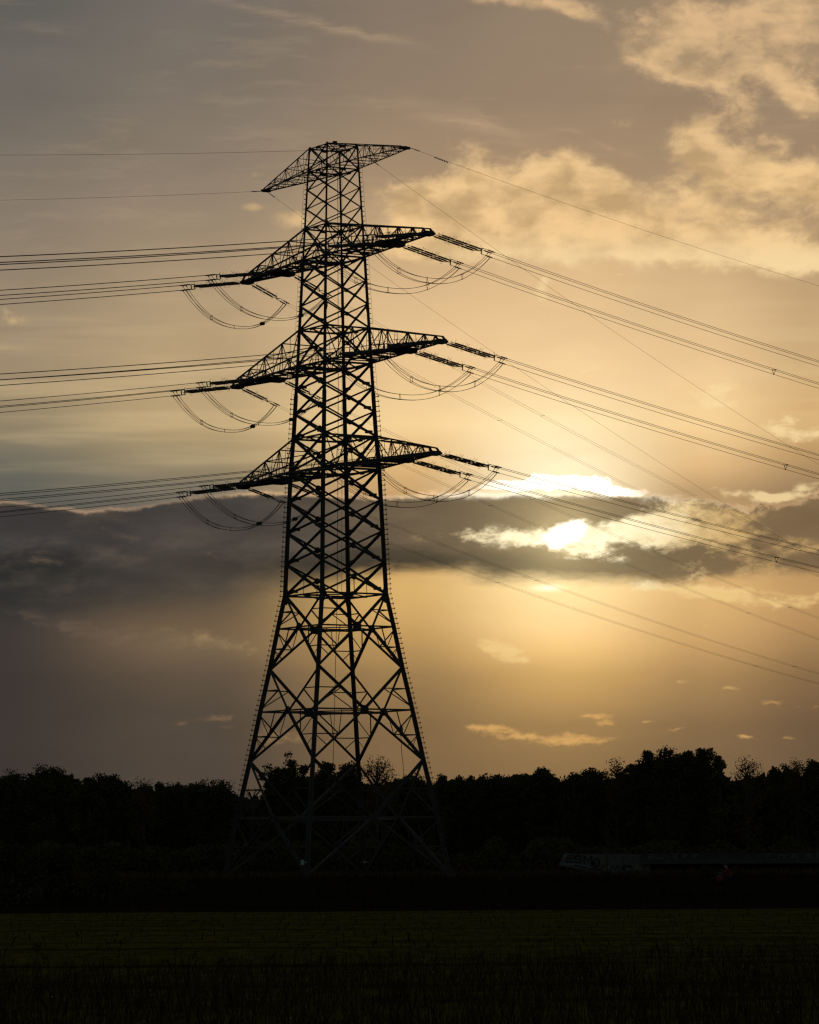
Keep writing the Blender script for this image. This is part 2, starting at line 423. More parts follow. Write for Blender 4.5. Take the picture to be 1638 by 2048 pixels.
DEW = mat('dew_glint', (.45, .38, .2), (.6, .5, .3), 4, .15, spec=.9)  # glint of dew painted as a pale colour on specks at weed tips
ROPE = mat('rope', (.10, .08, .06), (.16, .13, .09), 6, .9)
G_DARK = mat('black_spray_paint', (.012, .012, .014), (.03, .03, .034), 3, .7)
G_CYAN = mat('pale_blue_spray_paint', (.10, .15, .175), (.15, .20, .225), 2, .7)
G_WHITE = mat('white_spray_paint', (.09, .084, .082), (.15, .14, .135), 2, .7)
RED = mat('red_jacket_cloth', (.13, .018, .015), (.20, .026, .022), 6, .85)
NAVY = mat('dark_cloth', (.018, .02, .025), (.035, .04, .05), 6, .9)
SKIN = mat('skin', (.42, .25, .18), (.5, .31, .23), 6, .6)


# ------------------------------------------------------------------ mesh builder
class MB:
    def __init__(s):
        s.v, s.f, s.mi, s.cur = [], [], [], 0

    def add(s, vs, fs):
        o = len(s.v)
        s.v.extend([tuple(p) for p in vs])
        s.f.extend([tuple(i + o for i in q) for q in fs])
        s.mi.extend([s.cur] * len(fs))

    def frame(s, d, ref=None):
        d = d.normalized()
        ref = Vector(ref) if ref is not None else Vector((0, 0, 1))
        x = ref - d * ref.dot(d)
        if x.length < 1e-3:
            ref = Vector((1, 0.3, 0)); x = ref - d * ref.dot(d)
        x.normalize()
        return d, x, d.cross(x)

    def prism(s, a, b, sec_a, sec_b=None, ref=None):
        a, b = Vector(a), Vector(b)
        sec_b = sec_b or sec_a
        d, x, y = s.frame(b - a, ref)
        n = len(sec_a)
        vs = [a + x * p + y * q for p, q in sec_a] + [b + x * p + y * q for p, q in sec_b]
        fs = [(i, (i + 1) % n, n + (i + 1) % n, n + i) for i in range(n)]
        fs += [tuple(range(n - 1, -1, -1)), tuple(range(n, 2 * n))]
        s.add(vs, fs)

    def angle(s, a, b, w, ref=None, t=None):         # an L section
        t = t or w * .14
        h = w * .5
        s.prism(a, b, [(-h, -h), (h, -h), (h, -h + t), (-h + t, -h + t), (-h + t, h), (-h, h)], None, ref)

    def cross(s, a, b, wa, wb=None, ref=None, t=None):  # a star section of two angles
        def sec(w):
            h, k = w * .5, (t or w * .12) * .5
            return [(-h, -k), (-k, -k), (-k, -h), (k, -h), (k, -k), (h, -k), (h, k), (k, k), (k, h), (-k, h), (-k, k), (-h, k)]
        s.prism(a, b, sec(wa), sec(wb or wa), ref)

    def tube(s, pts, r, n=6, r2=None):
        pts = [Vector(p) for p in pts]
        m = len(pts)
        vs = []
        for i, p in enumerate(pts):
            d = pts[min(i + 1, m - 1)] - pts[max(i - 1, 0)]
            _, x, y = s.frame(d, (0.13, 0.21, 1))
            rr = r if r2 is None else r + (r2 - r) * i / (m - 1)
            vs += [p + (x * math.cos(2 * math.pi * k / n) + y * math.sin(2 * math.pi * k / n)) * rr for k in range(n)]
        fs = [(i * n + k, i * n + (k + 1) % n, (i + 1) * n + (k + 1) % n, (i + 1) * n + k) for i in range(m - 1) for k in range(n)]
        fs += [tuple(range(n - 1, -1, -1)), tuple((m - 1) * n + k for k in range(n))]
        s.add(vs, fs)

    def lathe(s, a, b, prof, n=8):                    # prof: (fraction along a-b, radius)
        a, b = Vector(a), Vector(b)
        d, x, y = s.frame(b - a)
        m = len(prof)
        vs = [a + (b - a) * t + (x * math.cos(2 * math.pi * k / n) + y * math.sin(2 * math.pi * k / n)) * r for t, r in prof for k in range(n)]
        fs = [(i * n + k, i * n + (k + 1) % n, (i + 1) * n + (k + 1) % n, (i + 1) * n + k) for i in range(m - 1) for k in range(n)]
        fs += [tuple(range(n - 1, -1, -1)), tuple((m - 1) * n + k for k in range(n))]
        s.add(vs, fs)

    def box(s, c, ex, ey, ez):                        # centre and three half-axis vectors
        c, ex, ey, ez = Vector(c), Vector(ex), Vector(ey), Vector(ez)
        vs = [c + ex * i + ey * j + ez * k for i in (-1, 1) for j in (-1, 1) for k in (-1, 1)]
        s.add(vs, [(0, 1, 3, 2), (4, 6, 7, 5), (0, 4, 5, 1), (2, 3, 7, 6), (0, 2, 6, 4), (1, 5, 7, 3)])

    def poly(s, pts, nrm):                            # flat plate with thickness vector nrm
        n = len(pts)
        vs = [Vector(p) for p in pts] + [Vector(p) + Vector(nrm) for p in pts]
        s.add(vs, [tuple(range(n)), tuple(range(2 * n - 1, n - 1, -1))] + [(i, n + i, n + (i + 1) % n, (i + 1) % n) for i in range(n)])

    def build(s, name, m, parent=None, loc=None):
        me = bpy.data.meshes.new(name)
        o = bpy.data.objects.new(name, me)
        COL.objects.link(o)
        off = Vector((0, 0, 0))
        if parent is not None:
            q = parent
            while q is not None:
                off += q.location
                q = q.parent
            o.parent = parent
        if loc is not None:
            o.location = Vector(loc) - off
            off = Vector(loc)
        me.from_pydata([tuple(Vector(p) - off) for p in s.v], [], s.f)
        for k in (m if isinstance(m, (list, tuple)) else [m]):
            me.materials.append(k)
        if any(s.mi):
            me.polygons.foreach_set('material_index', s.mi)
        me.update()
        return o


def tag(o, label=None, cat=None, group=None, kind=None):
    if label: o['label'] = label
    if cat: o['category'] = cat
    if group: o['group'] = group
    if kind: o['kind'] = kind
    return o


def empty(name, loc):
    o = bpy.data.objects.new(name, None)
    COL.objects.link(o)
    o.location = loc
    o.empty_display_size = .5
    return o


# ------------------------------------------------------------------ ground and field
def vnoise(x, y, s, seed=0):
    """smooth value noise on arrays"""
    x = np.asarray(x, float) / s; y = np.asarray(y, float) / s
    xi, yi = np.floor(x).astype(int), np.floor(y).astype(int)
    fx, fy = x - xi, y - yi
    fx, fy = fx * fx * (3 - 2 * fx), fy * fy * (3 - 2 * fy)

    def h(i, j):
        v = (i * 374761393 + j * 668265263 + seed * 144665) & 0x7fffffff
        v = ((v ^ (v >> 13)) * 1274126177) & 0x7fffffff
        return (v & 0xffff) / 65535.0
    return (h(xi, yi) * (1 - fx) + h(xi + 1, yi) * fx) * (1 - fy) + (h(xi, yi + 1) * (1 - fx) + h(xi + 1, yi + 1) * fx) * fy


def gz(x, y):
    x = np.asarray(x, float); y = np.asarray(y, float)
    k = np.clip((y - 126) / 60, 0, 1) * np.clip((700 - y) / 250, 0, 1)
    return k * (.10 + .26 * np.clip((y - 150) / 140, 0, 1) + .22 * (vnoise(x, y, 9, 3) - .4))


xs = np.concatenate([[-9000, -3000, -1000, -400, -200], np.arange(-120, 121, 2.5), [200, 400, 1000, 3000, 9000]])
ys = np.concatenate([[-3000, -500, -50, 0, 60, 118], np.arange(124, 420, 3.0), [450, 520, 620, 720, 1000, 2000, 5000, 14000]])
GX, GY = np.meshgrid(xs, ys)
GZ = gz(GX, GY)
nx, ny = len(xs), len(ys)
me = bpy.data.meshes.new('ground')
me.from_pydata(np.column_stack([GX.ravel(), GY.ravel(), GZ.ravel()]).tolist(), [],
               [(j * nx + i, j * nx + i + 1, (j + 1) * nx + i + 1, (j + 1) * nx + i) for j in range(ny - 1) for i in range(nx - 1)])
go = bpy.data.objects.new('ground', me)
COL.objects.link(go)
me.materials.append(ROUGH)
tag(go, 'dark rough ground stretching from the field to the treeline', kind='structure')

FIELD = bpy.data.materials.new('sown_field')
FIELD.use_nodes = True
ft = FIELD.node_tree
fb = ft.nodes['Principled BSDF']
ftc = ft.nodes.new('ShaderNodeTexCoord')


def fnoise(sc, scale, det):
    mp = ft.nodes.new('ShaderNodeMapping'); mp.inputs[3].default_value = sc
    ft.links.new(ftc.outputs['Object'], mp.inputs[0])
    n = ft.nodes.new('ShaderNodeTexNoise'); n.inputs['Scale'].default_value = scale; n.inputs['Detail'].default_value = det
    n.inputs['Roughness'].default_value = .68
    ft.links.new(mp.outputs[0], n.inputs['Vector'])
    return n.outputs['Fac']


n1, n2, n3 = fnoise((1, .16, 1), 2.6, 7), fnoise((.02, .35, 1), 1.0, 3), fnoise((.25, .05, 1), .5, 3)
r1 = ft.nodes.new('ShaderNodeValToRGB')
r1.color_ramp.elements[0].position, r1.color_ramp.elements[1].position = .34, .66
r1.color_ramp.elements[0].color = (.046, .042, .008, 1)
r1.color_ramp.elements[1].color = (.125, .100, .017, 1)
ft.links.new(n1, r1.inputs[0])
r2 = ft.nodes.new('ShaderNodeValToRGB')
r2.color_ramp.elements[0].position, r2.color_ramp.elements[1].position = .33, .50
r2.color_ramp.elements[0].color = (.40, .38, .36, 1)
r2.color_ramp.elements[1].color = (1, 1, 1, 1)
ft.links.new(n2, r2.inputs[0])
mm = ft.nodes.new('ShaderNodeMix'); mm.data_type = 'RGBA'; mm.blend_type = 'MULTIPLY'; mm.inputs[0].default_value = 1
ft.links.new(r1.outputs[0], mm.inputs[6]); ft.links.new(r2.outputs[0], mm.inputs[7])
ft.links.new(mm.outputs[2], fb.inputs['Base Color'])
fb.inputs['Roughness'].default_value = .95
fb.inputs['Specular IOR Level'].default_value = 0.0
fbp = ft.nodes.new('ShaderNodeBump'); fbp.inputs['Strength'].default_value = .5; fbp.inputs['Distance'].default_value = .05
ft.links.new(n1, fbp.inputs['Height']); ft.links.new(fbp.outputs[0], fb.inputs['Normal'])
fx = np.linspace(-160, 160, 161); fy = np.concatenate([np.linspace(20, 116, 97), [118.2]])
edge = 119.0 + 1.2 * (vnoise(fx, fx * 0, 7, 5) - .5)
FX, FY = np.meshgrid(fx, fy)
FY[-1] = edge
FZ = .012 + .03 * vnoise(FX, FY, 3, 8) * (FY < 115)
me = bpy.data.meshes.new('field')
me.from_pydata(np.column_stack([FX.ravel(), FY.ravel(), FZ.ravel()]).tolist(), [],
               [(j * 161 + i, j * 161 + i + 1, (j + 1) * 161 + i + 1, (j + 1) * 161 + i) for j in range(len(fy) - 1) for i in range(160)])
fo = bpy.data.objects.new('field', me)
COL.objects.link(fo)
me.materials.append(FIELD)
tag(fo, 'flat sown green field with faint drill rows', kind='structure')


def blades(name, n, xr, yr, h, w, m, label, lean=.5, base=None, curl=False, dew=0, dens=None):
    """thin upright blades scattered on the ground: one uncountable mass"""
    y = rng.uniform(yr[0], yr[1], n); x = rng.uniform(xr[0], xr[1], n) * (y / yr[1] if xr[1] > 1 else 1)
    if dens is not None:
        k = dens(x, y) > rng.uniform(0, 1, n)
        x, y = x[k], y[k]; n = len(x)
    hh = rng.uniform(h[0], h[1], n) * rng.uniform(.6, 1, n)
    a = rng.uniform(0, 2 * np.pi, n)
    ln = rng.uniform(0, lean, n) * hh
    ww = rng.uniform(w[0], w[1], n) * .5
    b = rng.uniform(0, np.pi, n)
    z0 = gz(x, y) if base is None else base
    z0 = np.broadcast_to(z0, (n,)) - .02
    p0 = np.column_stack([x, y, z0])
    sd_ = np.column_stack([np.cos(b) * ww, np.sin(b) * ww, 0 * ww])
    md = p0 + np.column_stack([np.cos(a) * ln * .35, np.sin(a) * ln * .35, hh * .6])
    tp = p0 + np.column_stack([np.cos(a) * ln, np.sin(a) * ln, hh])
    V = np.stack([p0 - sd_, p0 + sd_, md + sd_ * .8, md - sd_ * .8, tp], 1).reshape(-1, 3)
    o = np.arange(n) * 5
    F = [q for i in o.tolist() for q in ((i, i + 1, i + 2, i + 3), (i + 3, i + 2, i + 4))]
    V = V.tolist(); MI = [0] * len(F)
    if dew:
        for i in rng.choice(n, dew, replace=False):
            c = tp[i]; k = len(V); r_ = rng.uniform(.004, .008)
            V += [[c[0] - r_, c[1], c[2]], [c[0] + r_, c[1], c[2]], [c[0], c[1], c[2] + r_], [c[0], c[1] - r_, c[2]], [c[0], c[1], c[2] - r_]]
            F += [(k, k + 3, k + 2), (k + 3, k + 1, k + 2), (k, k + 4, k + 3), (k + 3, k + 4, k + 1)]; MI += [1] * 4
    me = bpy.data.meshes.new(name)
    me.from_pydata(V, [], F)
    me.materials.append(m)
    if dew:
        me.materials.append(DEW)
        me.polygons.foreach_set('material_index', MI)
    o_ = bpy.data.objects.new(name, me)
    COL.objects.link(o_)
    return tag(o_, label, kind='stuff')


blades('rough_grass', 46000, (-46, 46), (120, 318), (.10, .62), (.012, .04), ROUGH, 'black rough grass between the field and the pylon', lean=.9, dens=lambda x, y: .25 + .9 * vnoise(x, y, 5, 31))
blades('dry_grass', 7000, (-46, 46), (285, 345), (.3, .8), (.02, .07), RUSTY, 'reddish brown dry grass round the pylon feet')
blades('stubble', 900, (-14, 14), (52, 117), (.08, .30), (.012, .03), WEED, 'dark dead stalks dotted over the green field', lean=1.4, base=.03)
blades('young_grass', 30000, (-14, 14), (44, 118.5), (.02, .07), (.01, .03), GRASS, 'short green shoots covering the field', lean=1.2, base=.02)


def weed_d(x, y):
    return np.clip((62 - y + 14 * (vnoise(x, y, 2.2, 9) - .5) + 5 * np.clip(x / 5, -1, 1)) / 16, 0, 1) * (.35 + .65 * vnoise(x, y, 1.1, 4))


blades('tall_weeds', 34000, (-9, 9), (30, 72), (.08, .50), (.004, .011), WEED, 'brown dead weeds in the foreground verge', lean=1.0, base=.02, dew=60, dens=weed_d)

# ------------------------------------------------------------------ pylon
PH = 1.01964828
A = Vector((math.cos(PH), -math.sin(PH), 0))     # along the cross arms, towards the near end
N = Vector((math.sin(PH), math.cos(PH), 0))      # across them
C0 = Vector((-6.01916, 310.0, 0))
UP = Vector((0, 0, 1))


def T(u, v, z):
    return C0 + A * u + N * v + UP * z


LV = [(0.30, 6.60), (5.10, 5.883), (9.66, 5.095), (13.66, 4.471), (17.07, 3.90), (20.36, 3.411), (23.04, 2.976), (33.12, 2.612), (35.80, 2.437),
      (41.74, 2.179), (44.66, 2.081), (50.45, 1.830), (52.99, 1.717), (57.71, 1.469), (59.68, 1.417)]


def hw(z):
    return float(np.interp(z, [l[0] for l in LV], [l[1] for l in LV]))


COR = [(-1, -1), (1, -1), (1, 1), (-1, 1)]      # left, near, right, far as the camera sees them


def K(c, z, inset=0.0):
    w = hw(z) - inset
    return T(COR[c][0] * w, COR[c][1] * w, z)


pylon = empty('lattice_pylon', T(0, 0, 0.3))
tag(pylon, 'tall dark steel lattice pylon with four tiers of cross arms', 'pylon')

leg_w = [(0.0, .46), (23.0, .44), (39.3, .40), (39.3, .27), (50, .24), (53, .18), (59.7, .15)]
for c in range(4):
    mb = MB()
    cuts = [0.30, 5.10, 9.66, 13.66, 17.07, 20.36, 23.04, 28.0, 33.12, 36, 39.3]
    for a, b in zip(cuts[:-1], cuts[1:]):
        mb.cross(K(c, a), K(c, b), .43 - .06 * a / 39, .43 - .06 * b / 39, ref=A)
    mb.cross(K(c, 39.3), K(c, 41.74), .30, .29, ref=A)
    mb.cross(K(c, 41.74), K(c, 50.45), .27, .23, ref=A, t=.05)
    mb.cross(K(c, 50.45), K(c, 59.68), .17, .14, ref=A, t=.04)
    du, dv = -COR[c][0], -COR[c][1]
    for zz, s_, hgt in ((23.04, .42, .75), (33.12, .36, .42), (35.8, .36, .40), (41.74, .36, .42), (44.66, .28, .36), (46.3, .28, .50), (50.45, .28, .36), (52.99, .24, .30), (57.71, .2, .26),
                        (59.6, .17, .15), (20.36, .20, .34), (13.66, .22, .36), (17.07, .24, .30), (9.66, .26, .32), (5.1, .24, .34), (25.7, .24, .2), (30.6, .24, .2), (28.2, .24, .2), (39.3, .2, .28), (37.8, .2, .2)):
        if zz > 59.5: zz = 59.4
        p = K(c, zz)
        w = s_ * .62
        # gusset plates lying in both faces
        for d in (A * du, N * dv):
            mb.poly([p - d * .07 - UP * hgt, p + d * w * .7 - UP * hgt, p + d * w * 1.25 - UP * hgt * .25, p + d * w * 1.25 + UP * hgt * .25, p + d * w * .7 + UP * hgt, p - d * .07 + UP * hgt],
                    (N if abs(d.dot(A)) > .5 else A) * .03)
    leg = mb.build('leg', STEEL, pylon, K(c, 0.3))
    fm = MB()
    fm.lathe(T(COR[c][0] * 6.64, COR[c][1] * 6.64, -.3), T(COR[c][0] * 6.62, COR[c][1] * 6.62, .52), [(0, .5), (.85, .5), (1, .38)], 14)
    fm.build('footing', CONC, leg)
    if c in (0, 2):
        st = MB()
        out = (A * COR[c][0] + N * COR[c][1]).normalized()
        prev = None
        for i in range(140):
            z = 3.0 + i * .40
            if z > 58.5: break
            big = z < 39.3
            p = K(c, z) + out * (.02 if not big else .12)
            L_ = (.30 if big else .22)
            st.prism(p, p + out * L_, [(-.028, -.028), (.028, -.028), (.028, .028), (-.028, .028)])
            if big:
                st.prism(p + out * L_ - UP * .04, p + out * L_ + UP * .10, [(-.025, -.025), (.025, -.025), (.025, .025), (-.025, .025)])
        pts = [K(c, z) + out * (.37 if z < 39 else .33) for z in (3.0, 9.66, 17.07, 23.04, 33.1, 41.7, 50.4, 57.7)]
        st.tube(pts, .010, 5)
        st.build('step_ladder', STEEL, leg)
    if c in (1, 3):
        sg = MB()
        p = K(c, 1.55) - N * .0 + Vector((-.38 if c == 1 else .02, -.32, 0))
        k_ = 1.0 if c == 1 else .55
        sg.box(p, (.13 * k_, 0, 0), (0, .012, 0), (0, 0, .20 * k_))
        sg.box(p + Vector((.15, .05, 0)), (.20, 0, 0), (0, .02, 0), (0, 0, .03))
        sg.build('sign_plate', PLATE, leg)

FACES = [(0, 1), (1, 2), (2, 3), (3, 0)]


def lerp(a, b, t):
    return a + (b - a) * t


def xbrace(mb, f, z0, z1, w, w2=None, ofs=.03):
    a, b = FACES[f]
    nrm = (K(a, z0) + K(b, z0)) / 2 - T(0, 0, z0)
    nrm.normalize()
    mb.angle(K(a, z0) - nrm * ofs, K(b, z1) - nrm * ofs, w, nrm)
    mb.angle(K(b, z0) + nrm * ofs, K(a, z1) + nrm * ofs, w2 or w, nrm)


def hbar(mb, f, z, w):
    a, b = FACES[f]
    mb.angle(K(a, z), K(b, z), w)


def cross_pt(a, b, z0, z1):
    # where the two diagonals of a face meet: widths w0 (below) and w1 (above)
    w0, w1 = hw(z0), hw(z1)
    t = w0 / (w0 + w1)
    return z0 + (z1 - z0) * t


# the three big spread panels of the foot
BIG = [(17.07, 23.04, 20.36), (9.66, 17.07, 13.66), (.45, 9.66, 5.10)]
for z0, z1, zh in BIG:
    for f in range(4):
        mb = MB()
        a, b = FACES[f]
        wd = .20 if z0 > 5 else .22
        X = (K(a, zh) + K(b, zh)) * .5
        nrm = (X - T(0, 0, zh)); nrm.normalize()
        for p, q in ((a, b), (b, a)):
            o = nrm * (.04 if p == a else -.04)
            mb.angle(K(p, z1) + o, X + o, wd, nrm)
            mb.angle(K(p, z0) + o, X + o, wd, nrm)
            # redundant members between leg and diagonals
            for zz in (z1, z0):
                m_ = lerp(K(p, zz), X, .5)
                zl = m_.z
                mb.angle(K(p, zl), m_, .085, nrm)
                mb.angle(K(p, zh + (.25 if zz == z1 else -.25)), m_, .085, nrm)
                m3 = lerp(K(p, zz), X, .27)
                if zz == z0:
                    mb.angle(K(p, zl), m3, .06, nrm)
        # upper and lower centre struts
        mid1 = lerp(K(a, z0), X, .5); mid2 = lerp(K(b, z0), X, .5)
        zr = zh
        mb.angle(K(a, zr), K(b, zr), .13)
        mb.angle(mid1, lerp(K(a, zh), K(b, zh), .27), .07, nrm)
        mb.angle(mid2, lerp(K(a, zh), K(b, zh), .73), .07, nrm)
        for d in (-.28, .28):
            pass
        mb.poly([X - UP * .32 + (K(b, zh) - X).normalized() * s_ * .38 + UP * k_ * .64 for s_, k_ in ((-.6, 0), (.6, 0), (1, .35), (1, .65), (.6, 1), (-.6, 1), (-1, .65), (-1, .35))], nrm * .03)
        mb.build('face_bracing', STEEL, pylon, X)

SECS = [(23.04, 33.12, 4, .16, .19), (33.12, 35.80, 1, .16, .18), (35.80, 41.74, 3, .14, .16), (41.74, 44.66, 1, .13, .14), (44.66, 50.45, 3, .12, .13),
        (50.45, 52.99, 1, .11, .12), (52.99, 57.71, 3, .085, .09), (57.71, 59.68, 1, .085, .085)]
for z0, z1, n, wa, wb in SECS:
    for f in range(4):
        mb = MB()
        a, b = FACES[f]
        for i in range(n):
            p0, p1 = z0 + (z1 - z0) * i / n, z0 + (z1 - z0) * (i + 1) / n
            xbrace(mb, f, p0, p1, wa, wb)
            zc = cross_pt(a, b, p0, p1)
            X = (K(a, zc) + K(b, zc)) * .5
            nrm = (X - T(0, 0, zc)).normalized()
            s_ = wb * (1.3 if z0 < 50 else .9)
            tg = (K(b, zc) - X).normalized()
            mb.poly([X - tg * s_ - UP * s_ * .5, X - tg * s_ * .4 - UP * s_, X + tg * s_ * .4 - UP * s_, X + tg * s_ - UP * s_ * .5,
                     X + tg * s_ + UP * s_ * .5, X + tg * s_ * .4 + UP * s_, X - tg * s_ * .4 + UP * s_, X - tg * s_ + UP * s_ * .5], nrm * .03)
            if 23 < z0 < 24 or 35 < z0 < 36:
                # splice box near one leg on the thick diagonal
                e = lerp(K(b, p0), K(a, p1), .14)
                mb.box(e + UP * .03, tg * .34, nrm * .045, UP * .13)
            if i == 0 and abs(z0 - 23.04) < .1:
                mb.angle(X, (K(a, 23.04) + K(b, 23.04)) * .5, .05)
        mb.build('face_bracing', STEEL, pylon, (K(a, z0) + K(b, z0)) * .5)

for z, w in ((20.36, .12), (13.66, .13), (5.10, .13), (23.04, .14), (33.12, .18), (35.80, .15), (41.74, .17), (44.66, .14), (50.45, .15), (52.99, .12), (57.71, .11), (59.60, .10)):
    mb = MB()
    q = .05
    if z not in (20.36, 13.66, 5.10):
        for f in range(4):
            hbar(mb, f, z - q, w)
    mids = [(K(a, z) + K(b, z)) * .5 - UP * .12 for a, b in FACES]
    for i in range(4):
        mb.angle(mids[i], mids[(i + 1) % 4], w * .7)
    if z in (20.36, 13.66, 5.10, 23.04, 59.60):
        mb.angle(mids[0], mids[2], w * .7); mb.angle(mids[1] - UP * .1, mids[3] - UP * .1, w * .7)
        for i in range(2):
            mb.angle(lerp(K(0, z), K(1, z), .5) + N * (hw(z) * (.5 + .35 * i)) - UP * .2, lerp(K(0, z), K(1, z), .5) + N * hw(z) * (.5 + .35 * i) + A * hw(z) * (.45) - UP * .2, .08)
    for i in range(4):
        m_ = mids[i]
        tg = (K(FACES[i][1], z) - K(FACES[i][0], z)).normalized()
        if z > 23.5:
            mb.box(m_, tg * .30, (m_ - T(0, 0, m_.z)).normalized() * .04, UP * .11)
    mb.build('plan_frame', STEEL, pylon, T(0, 0, z))

# cable down the middle and the small box on the top
mb = MB()
mb.tube([T(.35, .2, 57.3), T(.45, .1, 40), T(.8, -.3, 23), T(1.2, -1.0, 9)], .022, 6)
mb.tube([T(.60, .45, 57.3), T(.62, .35, 40), T(1.0, 0, 23)], .014, 6)
mb.build('riser_cable', WIRE, pylon, T(.35, .2, 57.3))
mb = MB()
p = T(.25, 0, 59.95)
mb.box(p, A * .14, N * .14, UP * .10)
mb.box(p - UP * .17, A * .03, N * .03, UP * .10)
mb.build('top_box', STEEL_D, pylon, p)


def cross_arm(side, zb, zt, L, mid, gw=False):
    wb_, wt_ = hw(zb), hw(zt)
    th = .34 if not gw else .26            # half width at the tip
    s = side

    def B(u, e):                            # bottom chord
        t = (u - wb_) / (L - wb_)
        return T(s * u, e * (wb_ + (th - wb_) * t), zb)

    ztip = zb + (.40 if not gw else .20)

    def TP(u, e):                           # top chord
        t = (u - wt_) / (L - .5 - wt_)
        return T(s * u, e * (wt_ + (th - wt_) * t), zt + (ztip - zt) * t)
    k = 1.0 if not gw else .62
    ch = MB()
    for e in (-1, 1):
        ch.angle(B(wb_, e), B(L, e), .15 * k, UP)
        ch.angle(TP(wt_, e), TP(L - .5, e), .11 * k, UP)
        ch.angle(TP(L - .5, e), B(L, e), .13 * k, UP)
    arm = ch.build('cross_arm', STEEL, pylon, T(s * wb_, 0, zb))
    fr = [0, .25, .52, .76, .90, 1.0]
    us = [wb_ + (L - .5 - wb_) * q for q in fr]
    for e in (-1, 1):
        la = MB()
        for i in range(5):
            u0, u1 = us[i], us[i + 1]
            um = (u0 + u1) / 2
            ut0, ut1 = max(u0, wt_), u1
            # side lattice: a W of diagonals, posts under the top nodes, thin halving members
            if i < 4:
                la.angle(TP(u1, e), B(u1 - .30 * k, e), .060 * k)
                la.angle(TP(u1, e), B(u1 + .42 * k, e), .052 * k)
                la.angle(TP(ut0, e), B(um, e), .058 * k)
                la.angle(TP(u1, e), B(um, e), .058 * k)
                if i < 3:
                    la.angle(TP(um, e), B(um, e), .04 * k)
                    la.angle(lerp(TP(um, e), B(um, e), .5), lerp(TP(u1, e), B(u1, e), .5), .036 * k)
        la.build('side_lattice', STEEL, arm, B(us[1], e))
    fl = MB()
    nb = 12 if not gw else 8
    for i in range(nb + 1):
        u = wb_ + (L - .4 - wb_) * i / nb
        fl.angle(B(u, -1) - UP * .03, B(u, 1) - UP * .03, (.07 if i % 2 else .10) * k)
        if i < nb:
            u2 = wb_ + (L - .4 - wb_) * (i + 1) / nb
            e = 1 if i % 2 else -1
            fl.angle(B(u, e) + UP * .05, B(u2, -e) + UP * .05, .07 * k)
            if not gw and i % 3 == 1:
                fl.angle(B(u, -e) + UP * .08, B(u2, e) + UP * .08, .06)
    for i in range(4):
        u1 = us[i + 1]; u0 = max(us[i], wt_)
        fl.angle(TP(u1, -1), TP(u1, 1), .09 * k)
        e = 1 if i % 2 else -1
        fl.angle(TP(u0, e), TP(u1, -e), .07 * k)
    fl.build('floor_lattice', STEEL, arm, T(s * us[2], 0, zb))
    # cross beams that carry the insulator strings
    for um, hl, along, hi in ([(L - .25, .38, .36, .17), (mid, 1.12, .46, .20)] if not gw else [(L - .2, .30, .22, .09)]):
        bm = MB()
        c = T(s * um, 0, zb - (.05 if not gw else .0))
        bm.box(c, A * along, N * hl, UP * hi)
        bm.box(c - A * s * (along + .12), A * .06, N * (hl * .9), UP * hi * .7)
        if um > mid + 1 and not gw:
            bm.poly([T(s * (L - 1.9), 0, zb - .02) + N * .46, T(s * (L - .1), 0, zb - .02) + N * .36, T(s * (L - .1), 0, zb - .02) - N * .36, T(s * (L - 1.9), 0, zb - .02) - N * .46], UP * .14)
        for e in (-1, 1):
            for q in (-.3, 0, .3):
                if gw and q: continue
                bm.box(c + N * e * (hl + .07) + A * q * .8, A * .03, N * .10, UP * .09)
        bm.build('string_beam', STEEL, arm, c)
    if not gw:
        wk = MB()
        for e in (-.16, .16):
            wk.box(T(s * (wb_ + L - 1) * .5, e, zb + .10), A * ((L - 1 - wb_) * .5), N * .10, UP * .02)
        wk.build('walkway', STEEL, arm, T(s * (wb_ + L - 1) * .5, 0, zb + .1))
        # hand rail wire and posts
        hr = MB()
        for q in (.12, .3, .5):
            u = wb_ + (L - wb_) * q
            hr.angle(T(s * u, .25, zb + .1), T(s * u, .25, zb + 1.0), .05)
        hr.tube([T(s * (wb_ + (L - wb_) * q), .25, zb + 1.0) for q in (0, .3, .52)], .014, 5)
        hr.build('hand_rail', STEEL, arm, T(s * wb_, .25, zb + 1))
    return arm


ARMS = {1: (50.45, 52.99, 14.75, 8.8), 2: (41.74, 44.66, 16.5, 10.5), 3: (33.12, 35.80, 15.5, 10.0)}
for k_, (zb, zt, L, mid) in ARMS.items():
    for s in (-1, 1):
        cross_arm(s, zb, zt, L, mid)
for s in (-1, 1):
    cross_arm(s, 57.71, 59.60, 11.38, 0, True)
# beams that pass through the body under each conductor arm
mb = MB()

# ------------------------------------------------------------------ insulator strings, conductors, jumpers
ORD = {1: 'top', 2: 'middle', 3: 'lowest'}
AL1, AL2, AL3 = R(43.9), R(35.9), R(-137.8)
SL = {('near', 1, 'tip'): -.1334, ('near', 2, 'tip'): -.133, ('near', 3, 'tip'): -.120, ('near', 1, 'mid'): -.140, ('near', 2, 'mid'): -.138, ('near', 3, 'mid'): -.130,
      ('far', 1, 'tip'): -.2356, ('far', 2, 'tip'): -.209, ('far', 3, 'tip'): -.1706, ('far', 1, 'mid'): -.2395, ('far', 2, 'mid'): -.2057, ('far', 3, 'mid'): -.174,
      ('back', 1, 'tip'): -.170, ('back', 2, 'tip'): -.162, ('back', 3, 'tip'): -.1525, ('back', 1, 'mid'): -.169, ('back', 2, 'mid'): -.162, ('back', 3, 'mid'): -.1515}
CC = {'near': 3.46e-4, 'far': 3.72e-4, 'back': 3.5e-4}


def hd(al):
    return Vector((math.sin(al), math.cos(al), 0))


